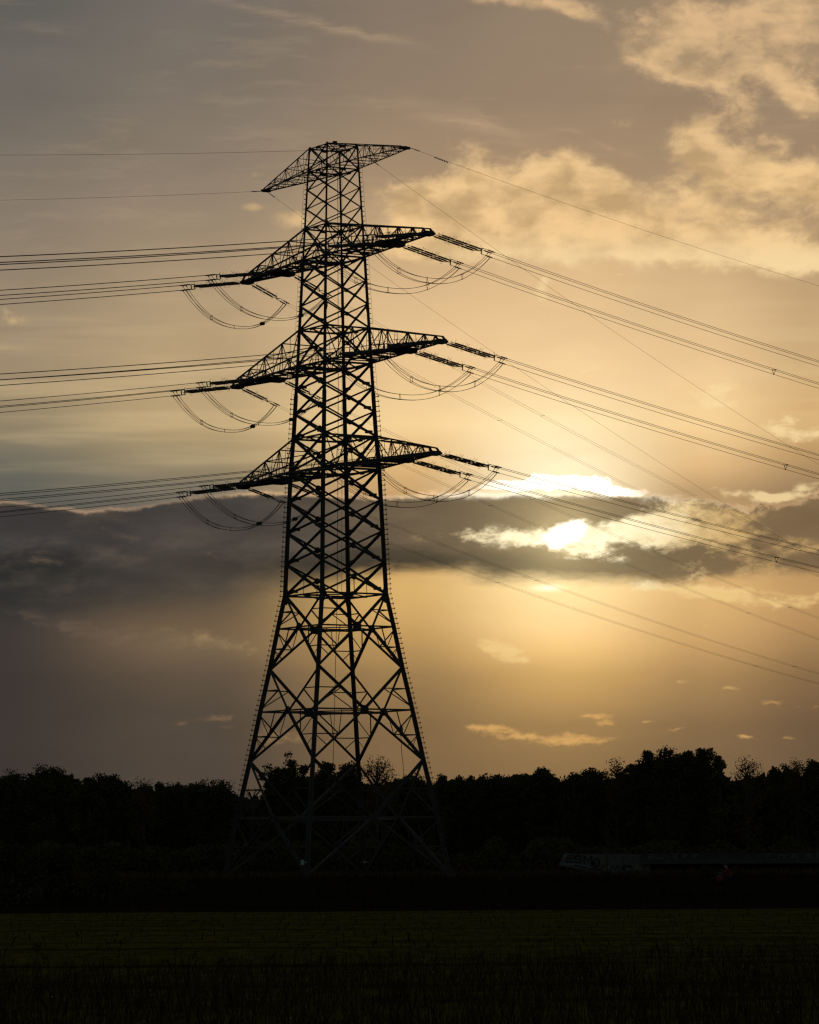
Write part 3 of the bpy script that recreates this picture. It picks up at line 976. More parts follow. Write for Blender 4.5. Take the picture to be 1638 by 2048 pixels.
ROD = [(0, .035)]
nsh = 13
for i in range(nsh):
    t0 = .06 + .88 * i / nsh
    ROD += [(t0, .050), (t0 + .020, .076), (t0 + .042, .052)]
ROD += [(.96, .036), (1, .036)]


def insulator(P0, d, side, nrod, nser, rodL, label, spacing, stagger=0.0):
    """d: unit direction of the pull; strings side by side across it"""
    root = empty('insulator_string', P0)
    tag(root, label, 'insulator', 'tension insulator strings on the cross arms')
    x = Vector((d.y, -d.x, 0)).normalized()
    upv = x.cross(d)
    if upv.z < 0: upv = -upv
    for k in range(nrod):
        off = x * (k - (nrod - 1) / 2) * spacing + upv * ((k - (nrod - 1) / 2) * stagger)
        q = .45
        lk = MB()
        lk.tube([P0 + off * .9, P0 + off + d * q], .026, 6)
        lk.build('link_fitting', STEEL_D, root, P0 + off)
        for j in range(nser):
            a, b = P0 + off + d * q, P0 + off + d * (q + rodL)
            rm = MB()
            rm.lathe(a, b, ROD, 8)
            if j < nser - 1:
                rm.tube([b, b + d * .08], .03, 6)
            rod = rm.build('insulator_rod', PORC, root, a)
            for e, po in ((1, a), (-1, b)):
                hm = MB()
                hm.tube([po, po + upv * .17 + d * e * .02, po + upv * .32 + d * e * .16], .012, 5)
                if k == 0 or k == nrod - 1:
                    hm.tube([po, po - upv * .14 + d * e * .05, po - upv * .22 + d * e * .18, po - upv * .16 + d * e * .30], .010, 5)
                hm.build('arcing_horn', STEEL_D, rod, po)
            q += rodL + .08
        e_ = P0 + d * (q + .28)
        lk = MB()
        lk.tube([P0 + off + d * (q - .09), P0 + off * .75 + d * (q - .05), e_], .028, 6)
        lk.build('link_fitting', STEEL_D, root, e_)
    return root, q + .28


def fittings(root, P0, d, q, clamps, yw, yh):
    """yoke plate behind the string and the dead-end clamps"""
    x = Vector((d.y, -d.x, 0)).normalized()
    upv = x.cross(d)
    if upv.z < 0: upv = -upv
    y = MB()
    c = P0 + d * (q + .10)
    y.tube([P0 + d * (q - .08), c], .03, 6)
    if yh > 0:
        for sx in ((-1, 1) if len(clamps) == 4 else (0,)):
            y.prism(c + x * sx * yw * .5 - upv * (yh * .5 + .02), c + x * sx * yw * .5 + upv * (yh * .5 + .02), [(-.035, -.03), (.035, -.03), (.035, .03), (-.035, .03)], None, d)
        for sy in ((-1, 1) if len(clamps) == 4 else (1,)):
            y.prism(c - x * (yw * .5) + upv * sy * yh * .5, c + x * (yw * .5) + upv * sy * yh * .5, [(-.03, -.03), (.03, -.03), (.03, .03), (-.03, .03)])
    else:
        y.prism(c - x * yw * .5, c + x * yw * .5, [(-.03, -.03), (.03, -.03), (.03, .03), (-.03, .03)])
    y.build('yoke_plate', STEEL_D, root, c)
    ends = []
    for ox, oy in clamps:
        cm = MB()
        p = c + x * ox + upv * oy
        cm.tube([p, p + d * .55], .022, 6)
        cm.lathe(p + d * .5, p + d * 1.35, [(0, .03), (.1, .055), (.8, .055), (1, .028)], 8)
        cm.tube([p + d * 1.0, p + d * .9 - UP * .16], .035, 6)
        cm.build('dead_end_clamp', STEEL_D, root, p)
        ends.append((p + d * 1.3, p + d * .9 - UP * .16))
    return ends


def span_pts(p, al, s, c, t0, t1, n):
    h = hd(al)
    return [p + h * t + UP * (s * t + c * t * t) for t in np.linspace(t0, t1, n)]


WR = .018


def conductor(name, starts, al, s, c, length, label, group, spacers=(), sp_kind='quad', r=WR):
    root = empty(name, starts[0])
    tag(root, label, 'power line', group)
    c0 = sum(starts, Vector()) / len(starts)
    for p in starts:
        mb = MB()
        mb.tube(span_pts(p, al, s, c, 0, length, 70), r, 5)
        mb.build('wire', WIRE, root, p)
    for t in spacers:
        mb = MB()
        q = [p + hd(al) * t + UP * (s * t + c * t * t) for p in starts]
        n = len(q)
        for i in range(n if n > 2 else 1):
            a, b = q[i], q[(i + 1) % n]
            mb.tube([a, b], .024 if n > 2 else .012, 5)
        for a in q:
            mb.tube([a - hd(al) * .08, a + hd(al) * .08], .038 if n > 2 else .022, 6)
        mb.build('spacer', STEEL_D, root, q[0])
    return root


def jumper(a_ends, b_ends, sag, label, weights=False):
    root = empty('jumper_loop', a_ends[0])
    tag(root, label, 'jumper cable', 'jumper loops slung under the cross arms')
    n = max(len(a_ends), len(b_ends))
    cur = []
    for i in range(n):
        a = a_ends[i % len(a_ends)]
        b = b_ends[i % len(b_ends)]
        dz = -.0
        pts = []
        for t in np.linspace(0, 1, 36):
            p = a.lerp(b, float(t))
            # slack loop: steep at the ends, flat below
            p = p - UP * (sag * (1 - abs(2 * t - 1) ** 2.3))
            pts.append(p)
        cur.append(pts)
        mb = MB()
        mb.tube(pts, .019, 5)
        mb.build('wire', WIRE, root, a)
    for idx in (9, 17, 27):
        mb = MB()
        q = [cc[idx] for cc in cur]
        tang = (cur[0][idx + 1] - cur[0][idx - 1]).normalized()
        for i in range(len(q)):
            for j in range(i + 1, len(q)):
                if 0.05 < (q[i] - q[j]).length < .5 or True:
                    if len(q) == 4 and (i, j) in ((0, 3), (1, 2)): continue
                    mb.tube([q[i], q[j]], .016, 5)
            big = weights and idx == 27
            mb.tube([q[i] - tang * (.12 if big else .06), q[i] + tang * (.12 if big else .06)], .085 if big else .033, 6)
        mb.build('spacer', STEEL_D, root, q[0])
    return root


SPT = {1: 40.2, 2: 40.0, 3: 39.0}
SAG = {1: 2.55, 2: 2.55, 3: 2.45}
for k_, (zb, zt, L, mid) in ARMS.items():
    for s in (-1, 1):
        for pos, u, hn in (('tip', L - .1, .48), ('mid', mid, 1.26)):
            where = {(-1, 'tip'): 'left tip', (-1, 'mid'): 'left middle', (1, 'tip'): 'right tip', (1, 'mid'): 'right middle'}[(s, pos)]
            arm_n = ORD[k_] + ' conductor arm'
            # towards the left
            P0 = T(s * u, -hn, zb - .10)
            sl_ = SL[('back', k_, pos)]
            d = (hd(AL3) + UP * sl_).normalized()
            root, q = insulator(P0, d, s, 3, 3, 1.57, f'triple insulator string pulling left from the {where} of the {arm_n}', .30, .10)
            eL = fittings(root, P0, d, q, [(-.2, .2), (.2, .2), (-.2, -.2), (.2, -.2)], .40, .40)
            conductor('conductor_bundle', [e[0] for e in eL], AL3, sl_, CC['back'], 330,
                      f'four wire conductor bundle running left from the {where} of the {arm_n}', 'conductor bundles running left', (150, 230), r=.021)
            # towards the right
            P1 = T(s * u, hn, zb - .10)
            if s == 1:
                sl_, al = SL[('near', k_, pos)], AL1
                d = (hd(al) + UP * sl_).normalized()
                root, q = insulator(P1, d, s, 3, 3, 1.47, f'triple insulator string pulling right from the {where} of the {arm_n}', .43)
                eR = fittings(root, P1, d, q, [(-.2, .2), (.2, .2), (0, -.22)], .40, .42)
                conductor('conductor_bundle', [e[0] for e in eR], al, sl_, CC['near'], 380,
                          f'three wire conductor bundle running right from the {where} of the {arm_n}', 'conductor bundles running right', ((SPT[k_],) if pos == 'mid' else (118.0,)))
                bb = [eR[0][1], eR[1][1], eR[2][1], eR[2][1] + Vector((.04, 0, 0))]
            else:
                sl_, al = SL[('far', k_, pos)], AL2
                d = (hd(al) + UP * sl_).normalized()
                root, q = insulator(P1, d, s, 2, 2, 1.42, f'double insulator string pulling away right from the {where} of the {arm_n}', .42)
                eR = fittings(root, P1, d, q, [(-.2, 0), (.2, 0)], .40, 0)
                conductor('conductor_bundle', [e[0] for e in eR], al, sl_, CC['far'], 400,
                          f'two wire conductor bundle receding right from the {where} of the {arm_n}', 'conductor bundles receding right', (32, 78, 124, 190), r=.0095)
                bb = [eR[0][1], eR[1][1], eR[0][1] + UP * -.05, eR[1][1] + UP * -.05]
            aa = [e[1] for e in eL]
            jumper(aa, bb, SAG[k_], f'slack jumper loop hanging under the {where} of the {arm_n}', s == -1)

# earth wires
for nm, u, al, s_, c_, ln, lab in (
        ('earth_wire', 11.5, R(39.1), -.0954, 3.5e-4, 380, 'thin single earth wire running right from the right tip of the topmost arm'),
        ('earth_wire', -11.5, R(32.6), -.2792, 3.69e-4, 420, 'thin single earth wire receding right from the left tip of the topmost arm'),
        ('earth_wire', 5.5, R(32.6), -.2561, 3.69e-4, 420, 'thin single earth wire leaving the underside of the topmost arm right of the body'),
        ('earth_wire', -11.5, R(-138.5), -.1617, 3.5e-4, 330, 'thin single earth wire running left from the left tip of the topmost arm'),
        ('earth_wire', 11.5, R(-138.5), -.1641, 3.5e-4, 330, 'thin single earth wire running left from the right tip behind the topmost arm')):
    p = T(u, .3 if math.cos(al) > 0 else -.3, 57.70)
    root = empty(nm, p)
    tag(root, lab, 'earth wire', 'earth wires on the topmost arm')
    mb = MB(); mb.tube(span_pts(p, al, s_, c_, 0, ln, 70), .0105, 5); mb.build('wire', WIRE, root, p)
    mb = MB()
    h = (hd(al) + UP * s_).normalized()
    mb.tube([p, p + h * .4], .03, 6); mb.lathe(p + h * .4, p + h * 1.2, [(0, .02), (.2, .04), (.8, .04), (1, .02)], 6)
    mb.build('end_clamp', STEEL_D, root, p)
    if u == 11.5 and math.cos(al) > 0:
        mb = MB()
        for t in (3.3, 3.9, 4.5):
            q = p + h * t
            mb.tube([q - h * .22 - UP * .06, q + h * .22 - UP * .06], .02, 5)
            mb.tube([q - h * .22 - UP * .06, q - h * .13 - UP * .06], .05, 6); mb.tube([q + h * .13 - UP * .06, q + h * .22 - UP * .06], .05, 6)
            mb.tube([q, q - UP * .07], .015, 5)
        mb.build('vibration_damper', STEEL_D, root, p + h * 3.3)

# rope and work bag hung on the right of the frame
p = at(802, 1462, 308.5)
rp = empty('hanging_rope', p)
tag(rp, 'long thin rope hanging from a dark bundle inside the right leg of the pylon', 'rope')
mb = MB(); mb.lathe(p + UP * .45, p - UP * .42, [(0, .06), (.1, .13), (.3, .17), (.6, .16), (.9, .1), (1, .04)], 8); mb.build('bundle', ROPE, rp, p)
mb = MB(); e = at(807, 1552, 308.5)
mb.tube([p - UP * .4, lerp(p, e, .5) + Vector((-.04, 0, 0)), lerp(p, e, .75) + Vector((.03, 0, 0)), e], .022, 5); mb.build('cord', ROPE, rp, p)


# ------------------------------------------------------------------ trees
def leaf_mass(cl, per, rad, size, flat=.75):
    """cl: clump centres (n,3); returns vertices and faces of small leaf cards scattered in the clumps"""
    n = len(cl) * per
    c = np.repeat(cl, per, 0)
    d = rng.normal(size=(n, 3)); d /= np.linalg.norm(d, axis=1)[:, None]
    rr = (np.repeat(rad, per) if np.ndim(rad) else rad) * rng.uniform(0, 1, n) ** .45
    p = c + d * rr[:, None] * np.array([1, 1, flat])
    sz = rng.uniform(.6, 1.25, n) * size
    a = rng.normal(size=(n, 3)); a /= np.linalg.norm(a, axis=1)[:, None]
    b = np.cross(a, rng.normal(size=(n, 3))); b /= np.linalg.norm(b, axis=1)[:, None]
    a = a * sz[:, None] * .5; b = b * sz[:, None] * .32
    V = np.stack([p - a, p + b, p + a, p - b], 1).reshape(-1, 3)
    F = (np.arange(n)[:, None] * 4 + np.arange(4)[None]).tolist()
    return V, F


def crown_points(kind, n, hgt, hwid, base):
    """clump centres of a crown, local to the foot of the tree"""
    t = rng.uniform(0, 1, n) ** .8
    ang = rng.uniform(0, 2 * np.pi, n)
    rad = rng.uniform(.25, 1, n) ** .6
    if kind == 'poplar':
        prof = .55 + .45 * np.sin(np.pi * np.clip(t, 0, 1)) ** .7
    elif kind == 'pine':
        prof = np.clip(1.05 - t, .05, 1) ** .75
    else:
        prof = np.sqrt(np.clip(1 - (2 * t - 0.85) ** 2 / 1.35, .02, 1))
    lump = 1 + .22 * np.sin(ang * 3 + hgt * 7) * (kind != 'pine')
    x = np.cos(ang) * rad * prof * hwid * lump
    y = np.sin(ang) * rad * prof * hwid
    z = base + t * (hgt - base)
    return np.column_stack([x, y, z])


def tree(kind, px, top, hwpx, Y, label, group='trees of the far treeline', name='tree', dens=1.0, leaf=LEAF_A):
    tp = at(px, top, Y)
    hgt = tp.z - .3
    foot = Vector((tp.x, Y, .2))
    sc = Y / FPX
    hwid = hwpx * sc * (1.42 if kind == 'round' else 1.2 if kind in ('pine', 'airy') else 1.15)
    root = empty(name, foot)
    tag(root, label, 'tree', group)
    tr = MB()
    base = hgt * (.16 if kind not in ('airy', 'bare') else .22)
    seg = [(0, 0, -.3)]
    x = y = 0
    for i in range(1, 6):
        x += random.uniform(-.12, .12); y += random.uniform(-.12, .12)
        seg.append((x, y, hgt * .88 * i / 5))
    tr.tube([foot + Vector(q) for q in seg], .05 + hgt * .016, 7, .035)
    if kind == 'bare':
        cl = crown_points('round', 34, hgt - .2, hwid, base)
    else:
        cr = .34 * min(hwid, 3.2) if kind != 'poplar' else .75 * hwid
        nclump = {'round': 110, 'pine': 70, 'poplar': 60, 'airy': 56}[kind]
        cl = crown_points(kind, nclump, hgt - cr * .45, hwid * .88, base)
        if kind in ('round', 'airy'):
            # a few outer sprays that break the outline
            ext = crown_points(kind, 16, hgt, hwid, hgt * .55)
            k = np.array([0, 0, hgt * .55])
            ext = k + (ext - k) * rng.uniform(.95, 1.08, (16, 1))
            ext[:, 2] = np.minimum(ext[:, 2], hgt - .05)
            cl = np.vstack([cl, ext])
    # limbs reaching into the crown
    pick = cl[rng.choice(len(cl), min(len(cl), 34 if kind in ('airy', 'bare') else 14), replace=False)]
    for q in pick:
        z0 = min(max(base * .9, q[2] - np.hypot(q[0], q[1]) * 1.1), hgt * .85)
        st_ = Vector((0, 0, z0))
        q = Vector(q)
        tr.tube([foot + st_, foot + st_.lerp(q, .55) + Vector((0, 0, .10 * (q - st_).length)), foot + q], .05 + .004 * hgt, 5, .012)
        if kind in ('airy', 'bare'):
            for _ in range(5):
                e = q + Vector((random.uniform(-1, 1), random.uniform(-1, 1), random.uniform(.1, 1.1))) * (.22 * hwid)
                e.z = min(e.z, hgt)
                tr.tube([foot + st_.lerp(q, .7), foot + e], .022, 4, .008)
    tr.build('trunk', BARK, root, foot)
    if kind == 'bare':
        return root
    if kind == 'airy':
        V, F = leaf_mass(cl, int(40 * dens), .6 + .2 * hwid, .19)
    elif kind == 'pine':
        V, F = leaf_mass(cl, int(70 * dens), .35 + .2 * hwid, .27, 1.0)
    else:
        V, F = leaf_mass(cl, int(80 * dens), rng.uniform(.7, 1.25, len(cl)) * cr, .27)
    me = bpy.data.meshes.new('crown')
    me.from_pydata(V.tolist(), [], F)
    me.materials.append(leaf)
    o = bpy.data.objects.new('crown', me)
    COL.objects.link(o)
    o.parent = root
    return root


TREES = [
 ('round', -18, 1552, 34, 420, 'dark round tree cut by the left edge of the photo'),
 ('round', 28, 1546, 32, 430, 'low domed dark tree just left of the widest left hand crown'),
 ('round', 105, 1532, 50, 420, 'widest domed crown, highest of the treeline left of the pylon'),
 ('round', 180, 1555, 24, 410, 'small bushy tree in the dip beside the widest left crown'),
 ('round', 222, 1547, 32, 425, 'pointed leafy crown standing second highest left of the pylon'),
 ('airy', 288, 1561, 22, 415, 'loose small crown standing clear at the deepest dip left of the pylon'),
 ('pine', 318, 1566, 14, 430, 'narrow pointed conifer between the loose crown and the long level canopy'),
 ('round', 350, 1568, 28, 420, 'first low rounded tree of the level canopy left of the pylon'),
 ('pine', 356, 1563, 10, 440, 'thin conifer spike sticking out of the level canopy left of the pylon'),
 ('round', 394, 1566, 32, 425, 'second low rounded tree, midway in the level canopy left of the pylon'),
 ('round', 434, 1564, 36, 415, 'last low rounded tree sloping down beside the left pylon leg'),
 ('bare', 505, 1570, 30, 400, 'bare twiggy tree just inside the left pylon leg'),
 ('round', 556, 1531, 26, 405, 'bushy crown seen through the pylon left of the tall narrow one'),
 ('poplar', 581, 1502, 14, 415, 'tall narrow crown rising highest behind the pylon base'),
 ('poplar', 607, 1528, 10, 410, 'slim low spire right beside the near pylon leg'),
 ('round', 655, 1526, 24, 405, 'bushy crown seen between the two middle pylon legs'),
 ('round', 697, 1527, 26, 400, 'uneven leafy crown touching the far middle pylon leg'),
 ('airy', 754, 1516, 44, 395, 'thin half bare tree with sparse leaves behind the right half of the pylon'),
 ('round', 826, 1549, 34, 420, 'low dark tree beneath the hanging rope'),
 ('pine', 884, 1551, 20, 440, 'first small conifer right of the right pylon leg'),
 ('round', 922, 1553, 26, 430, 'low flat crown between small conifers right of the pylon'),
 ('pine', 941, 1549, 12, 445, 'pointed conifer standing over the low flat crown right of the pylon'),
 ('pine', 966, 1550, 18, 440, 'broad low conifer right of the pointed one'),
 ('round', 1000, 1548, 30, 430, 'level crown below the small orange clouds'),
 ('round', 1042, 1547, 28, 435, 'level crown left of the peaked one'),
 ('round', 1087, 1535, 28, 425, 'peaked crown left of the notch in the treeline'),
 ('round', 1150, 1544, 28, 420, 'sloping crown just right of the notch in the treeline'),
 ('round', 1182, 1536, 30, 425, 'broad rounded crown left of the see through tree'),
 ('airy', 1236, 1522, 28, 415, 'see through sparse tree left of the highest clump'),
 ('round', 1262, 1527, 16, 420, 'small dark crown tucked beside the highest clump'),
 ('round', 1293, 1501, 24, 410, 'left shoulder crown of the highest clump on the right'),
 ('round', 1338, 1495, 34, 405, 'tallest crown in the middle of the highest clump on the right'),
 ('round', 1374, 1500, 28, 412, 'crown right of the tallest in the highest clump'),
 ('round', 1407, 1498, 22, 408, 'peaked right end crown of the highest clump'),
 ('poplar', 1435, 1508, 12, 400, 'slender leafy tree standing alone right of the highest clump'),
 ('airy', 1493, 1519, 32, 405, 'open rounded crown with sky showing through, right of the slender tree'),
 ('pine', 1548, 1532, 22, 425, 'pointed dark conifer between the open crowns at the right'),
 ('round', 1572, 1531, 20, 430, 'low dark crown behind the conifer at the right'),
 ('airy', 1593, 1522, 18, 410, 'small sparse crown near the right edge of the photo'),
 ('round', 1630, 1519, 22, 405, 'dark upright crown cut by the right edge of the photo'),
 ('round', 1662, 1528, 30, 420, 'dark crown just outside the right edge'),
]
for k_, px, top, hwp, Y, lab in TREES:
    if px > 1650: continue
    nm = {'round': 'broadleaf_tree', 'pine': 'conifer', 'poplar': 'slender_tree', 'airy': 'sparse_tree', 'bare': 'bare_tree'}[k_]
    tree(k_, px, top, hwp, Y, lab, name=nm, leaf=LEAF_B if k_ == 'airy' else LEAF_A)

# the dark mass of undergrowth under and between the crowns
skx = np.array([-140, 0, 25, 52, 68, 90, 122, 150, 163, 188, 195, 220, 240, 265, 290, 310, 330, 358, 400, 445, 465, 480, 530, 545, 575, 600, 640, 690, 715, 730, 800, 830, 865, 920, 960, 1000,
                1060, 1085, 1110, 1120, 1150, 1180, 1205, 1235, 1260, 1285, 1330, 1372, 1405, 1425, 1452, 1465, 1490, 1530, 1560, 1600, 1638, 1800])
sky_ = 11 + np.array([1560, 1553, 1547, 1555, 1548, 1540, 1543, 1550, 1562, 1557, 1566, 1553, 1556, 1577, 1570, 1574, 1571, 1568, 1567, 1568, 1583, 1590, 1590, 1556, 1548, 1550, 1550, 1548, 1560, 1562, 1556, 1552, 1560,
                1553, 1552, 1550, 1545, 1542, 1548, 1557, 1547, 1541, 1550, 1548, 1540, 1522, 1512, 1514, 1514, 1536, 1548, 1552, 1550, 1548, 1540, 1542, 1536, 1536])
n = 130000
px = rng.uniform(-140, 1780, n)
tops = np.interp(px, skx, sky_) + 8 * (vnoise(px, px * 0, 14, 2) - .3)
fr_ = rng.uniform(0, 1, n) < .30
tops = np.where(fr_, 1672 + 40 * vnoise(px, px * 0, 45, 6), tops)      # low scrub before the trees, tall thicket behind them
py = tops + (1762 - tops) * rng.uniform(0, 1, n)
Yd = np.where(fr_, rng.uniform(372, 398, n), rng.uniform(446, 470, n))
hz = 1724.65 - (px - 823) * .0064
V = np.column_stack([(px - 823) / FPX * Yd * 1.0, Yd, CAM_H + (hz - py) / FPX * Yd])
V[:, 2] = np.maximum(V[:, 2], .2)
Vm, Fm = leaf_mass(V, 1, .2, .5)
bk = np.repeat(V[:, 1] > 430, 4)
cen = np.repeat(V, 4, 0)
Vm[bk] = cen[bk] + (Vm[bk] - cen[bk]) * 2.4
me = bpy.data.meshes.new('undergrowth')
me.from_pydata(Vm.tolist(), [], Fm)
me.materials.append(LEAF_C)
o = bpy.data.objects.new('undergrowth', me)
COL.objects.link(o)
tag(o, 'black mass of undergrowth filling the foot of the treeline', kind='stuff')


def bush(px, top, hwpx, Y, label, group=None, leaf=LEAF_C, nl=1600):
    tp = at(px, top, Y)
    sc = Y / FPX
    g = float(gz(tp.x, Y))
    h = max(tp.z - g, .4)
    root = empty('bush', (tp.x, Y, g))
    tag(root, label, 'bush', group)
    n = 40
    t = rng.uniform(.05, .92, n); a = rng.uniform(0, 2 * np.pi, n); r_ = rng.uniform(.2, .9, n) * np.sqrt(1 - (t - .2) ** 2 / .9)
    cl = np.column_stack([np.cos(a) * r_ * hwpx * sc, np.sin(a) * r_ * min(hwpx * sc, 3), t * h])
    V, F = leaf_mass(cl, nl // n, .24 * h, .05 + .05 * h)
    V[:, 2] = np.clip(V[:, 2], -.05, h)
    me = bpy.data.meshes.new('foliage'); me.from_pydata(V.tolist(), [], F); me.materials.append(leaf)
    o = bpy.data.objects.new('foliage', me); COL.objects.link(o); o.parent = root
    mb = MB()
    f0 = Vector((tp.x, Y, g))
    for q in cl[:9]:
        mb.tube([f0 - UP * .1, f0 + Vector(q) * .6 + UP * .1, f0 + Vector(q)], .03, 4, .01)
    mb.build('stem', BARK, root, f0)
    return root


bush(20, 1688, 75, 135, 'large black bush at the left edge behind the field', None, nl=4200)
bush(120, 1700, 70, 142, 'broad black bush second from the left edge behind the field', None, nl=4200)
bush(215, 1735, 60, 150, 'low black bush sloping down right of the two large ones', None, nl=3000)
bush(340, 1752, 70, 170, 'flat dark scrub between the black bushes and the pylon', None, nl=2400)
bush(1417, 1730, 15, 226, 'small cone shaped dark bush beside the crouching person', None, nl=1600)
bush(1290, 1752, 40, 255, 'low brown bush in front of the graffiti wall end', None, LEAF_B, 1600)
bush(1000, 1752, 60, 262, 'low brown scrub right of the pylon feet', None, LEAF_B, 2000)

# young bare tree in front of the painted wall
p = at(1214, 1752, 322)
yt = empty('bare_sapling', p)
tag(yt, 'thin leafless sapling standing in front of the graffiti wall', 'tree')
mb = MB()
h = 4.3
mb.tube([p - UP * .2, p + UP * h * .45 + Vector((.05, 0, 0)), p + UP * h], .07, 6, .012)
for i in range(26):
    t = random.uniform(.18, .9)
    q = p + UP * h * t
    a = random.uniform(0, 6.28)
    l = (1 - t) * 2.0 + .35
    e = q + Vector((math.cos(a) * l * .6, math.sin(a) * l * .6, l * .8))
    mb.tube([q, q.lerp(e, .5) + Vector((0, 0, -.05)), e], .022, 4, .006)
mb.build('trunk', BARK, yt, p)

# ------------------------------------------------------------------ concrete underpass with graffiti
YW = 332.0


def wp(px, py, dy=0.0):
    return at(px, py, YW + dy)


br = empty('concrete_underpass', wp(1282, 1750))
tag(br, 'low concrete underpass with a graffiti covered wing wall', 'bridge')
mb = MB()
mb.poly([wp(1118, 1731), wp(1129, 1707.5), wp(1281, 1708), wp(1281, 1727), wp(1298, 1727.5), wp(1298, 1768), wp(1232, 1768), wp(1190, 1745)], (0, .5, 0))
wing = mb.build('wing_wall', CONC, br, wp(1129, 1730))
mb = MB()
a, b = wp(1282, 1718.5, -.4), wp(1790, 1716, -.4)
mb.poly([a, b, wp(1790, 1725.5, -.4), wp(1282, 1728, -.4)], (0, .9, 0))
mb.build('deck_edge', CONC_L, br, a)
mb = MB()
a = wp(1283, 1707.6, .05)
mb.poly([a, wp(1790, 1704.5, .05), wp(1790, 1715.9, .05), wp(1283, 1718.4, .05)], (0, .25, 0))
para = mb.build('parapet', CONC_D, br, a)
mb = MB()
mb.poly([wp(1299, 1728.3, 3.2), wp(1790, 1726, 3.2), wp(1790, 1765, 3.2), wp(1299, 1765, 3.2)], (0, .3, 0))
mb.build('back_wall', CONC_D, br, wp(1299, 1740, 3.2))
mb = MB()
mb.poly([wp(1298, 1727.5, .6), wp(1790, 1725.5, .6), wp(1790, 1724.5, 3.2), wp(1298, 1726.5, 3.2)], (0, 0, .3))
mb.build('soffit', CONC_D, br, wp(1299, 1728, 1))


def strokes(name, lines, m, r, dy, parent):
    mb = MB()
    for ln in lines:
        for (x0, y0), (x1, y1) in zip(ln[:-1], ln[1:]):
            a, b = wp(x0, y0, dy), wp(x1, y1, dy)
            d = (b - a)
            if d.length < 1e-4: continue
            d.normalize()
            sdv = Vector((-d.z, 0, d.x)) * r
            a2, b2 = a - d * r * .6, b + d * r * .6
            mb.poly([a2 - sdv, b2 - sdv, b2 + sdv, a2 + sdv], (0, .012, 0))
    return mb.build(name, m, parent, wp(*lines[0][0], dy))


def arc(cx, cy, rx, ry, a0, a1, n=12):
    return [(cx + rx * math.cos(R(a0 + (a1 - a0) * i / n)), cy + ry * math.sin(R(a0 + (a1 - a0) * i / n))) for i in range(n + 1)]


strokes('graffiti_fill', [[(1124, 1727), (1150, 1728), (1180, 1736)], [(1128, 1712), (1138, 1710)], [(1221, 1736), (1230, 1742), (1250, 1738), (1276, 1745)],
                          arc(1254, 1738, 9, 5, 0, 360), [(1224, 1744), (1262, 1748)]], G_CYAN, .10, -.02, wing)
strokes('graffiti_outline', [
    [(1147, 1711), (1136, 1711), (1134, 1718), (1145, 1717)], [(1134, 1718), (1133, 1725), (1148, 1725)],
    arc(1156, 1715, 6, 3.5, -20, -250), arc(1156, 1722, 6, 3.5, -70, 160),
    [(1168, 1728), (1169, 1713), (1176, 1722), (1183, 1713), (1184, 1731)], arc(1193, 1725, 5.5, 8, 0, 360), [(1186, 1734), (1200, 1740), (1208, 1730)],
    arc(1186, 1726, 3, 3, 0, 360), [(1150, 1730), (1172, 1735), (1196, 1741)],
    [(1220, 1746), (1224, 1731), (1230, 1741), (1236, 1731), (1240, 1747)], arc(1254, 1738, 10.5, 7.5, 180, 380), [(1244, 1747), (1266, 1746)], arc(1270, 1746, 9, 4, 190, 350)],
    G_DARK, .055, -.035, wing)
strokes('graffiti_outline', [[(1287, 1732), (1292, 1736)], [(1291, 1731), (1286, 1738)], arc(1290, 1745, 3, 3, 0, 330)], G_DARK, .04, -.035, wing)
lt = []
for x0, sh in ((1296, 'S'), (1312, 'L'), (1326, 'A'), (1345, 'E'), (1364, 'P'), (1384, 'F'), (1530, 'Y'), (1557, 'M'), (1583, 'X'), (1612, 'E'), (1634, 'H')):
    w, t, b = 11, 1709.2 - (x0 - 1283) * .0062, 1716.8 - (x0 - 1283) * .0062
    m_ = (t + b) / 2
    lt += {'S': [[(x0 + w, t), (x0, t), (x0, m_), (x0 + w, m_), (x0 + w, b), (x0, b)]], 'L': [[(x0, t), (x0, b), (x0 + w, b)]], 'A': [[(x0, b), (x0 + w / 2, t), (x0 + w, b)], [(x0 + 3, m_), (x0 + w - 3, m_)]],
           'E': [[(x0 + w, t), (x0, t), (x0, b), (x0 + w, b)], [(x0, m_), (x0 + w * .8, m_)]], 'P': [[(x0, b), (x0, t), (x0 + w, t), (x0 + w, m_), (x0, m_)]], 'F': [[(x0, b), (x0, t), (x0 + w, t)], [(x0, m_), (x0 + w * .8, m_)]],
           'Y': [[(x0, t), (x0 + w / 2, m_), (x0 + w, t)], [(x0 + w / 2, m_), (x0 + w / 2, b)]], 'M': [[(x0, b), (x0, t), (x0 + w / 2, m_), (x0 + w, t), (x0 + w, b)]],
           'X': [[(x0, t), (x0 + w, b)], [(x0 + w, t), (x0, b)]], 'H': [[(x0, t), (x0, b)], [(x0 + w, t), (x0 + w, b)], [(x0, m_), (x0 + w, m_)]]}[sh]
strokes('graffiti_letters', lt, G_WHITE, .045, .03, para)

# ------------------------------------------------------------------ the crouching person and the red pack
YP = 222.0
pf = at(1457, 1775, YP)
gp = float(gz(pf.x, YP))
F0 = Vector((pf.x, YP, gp))


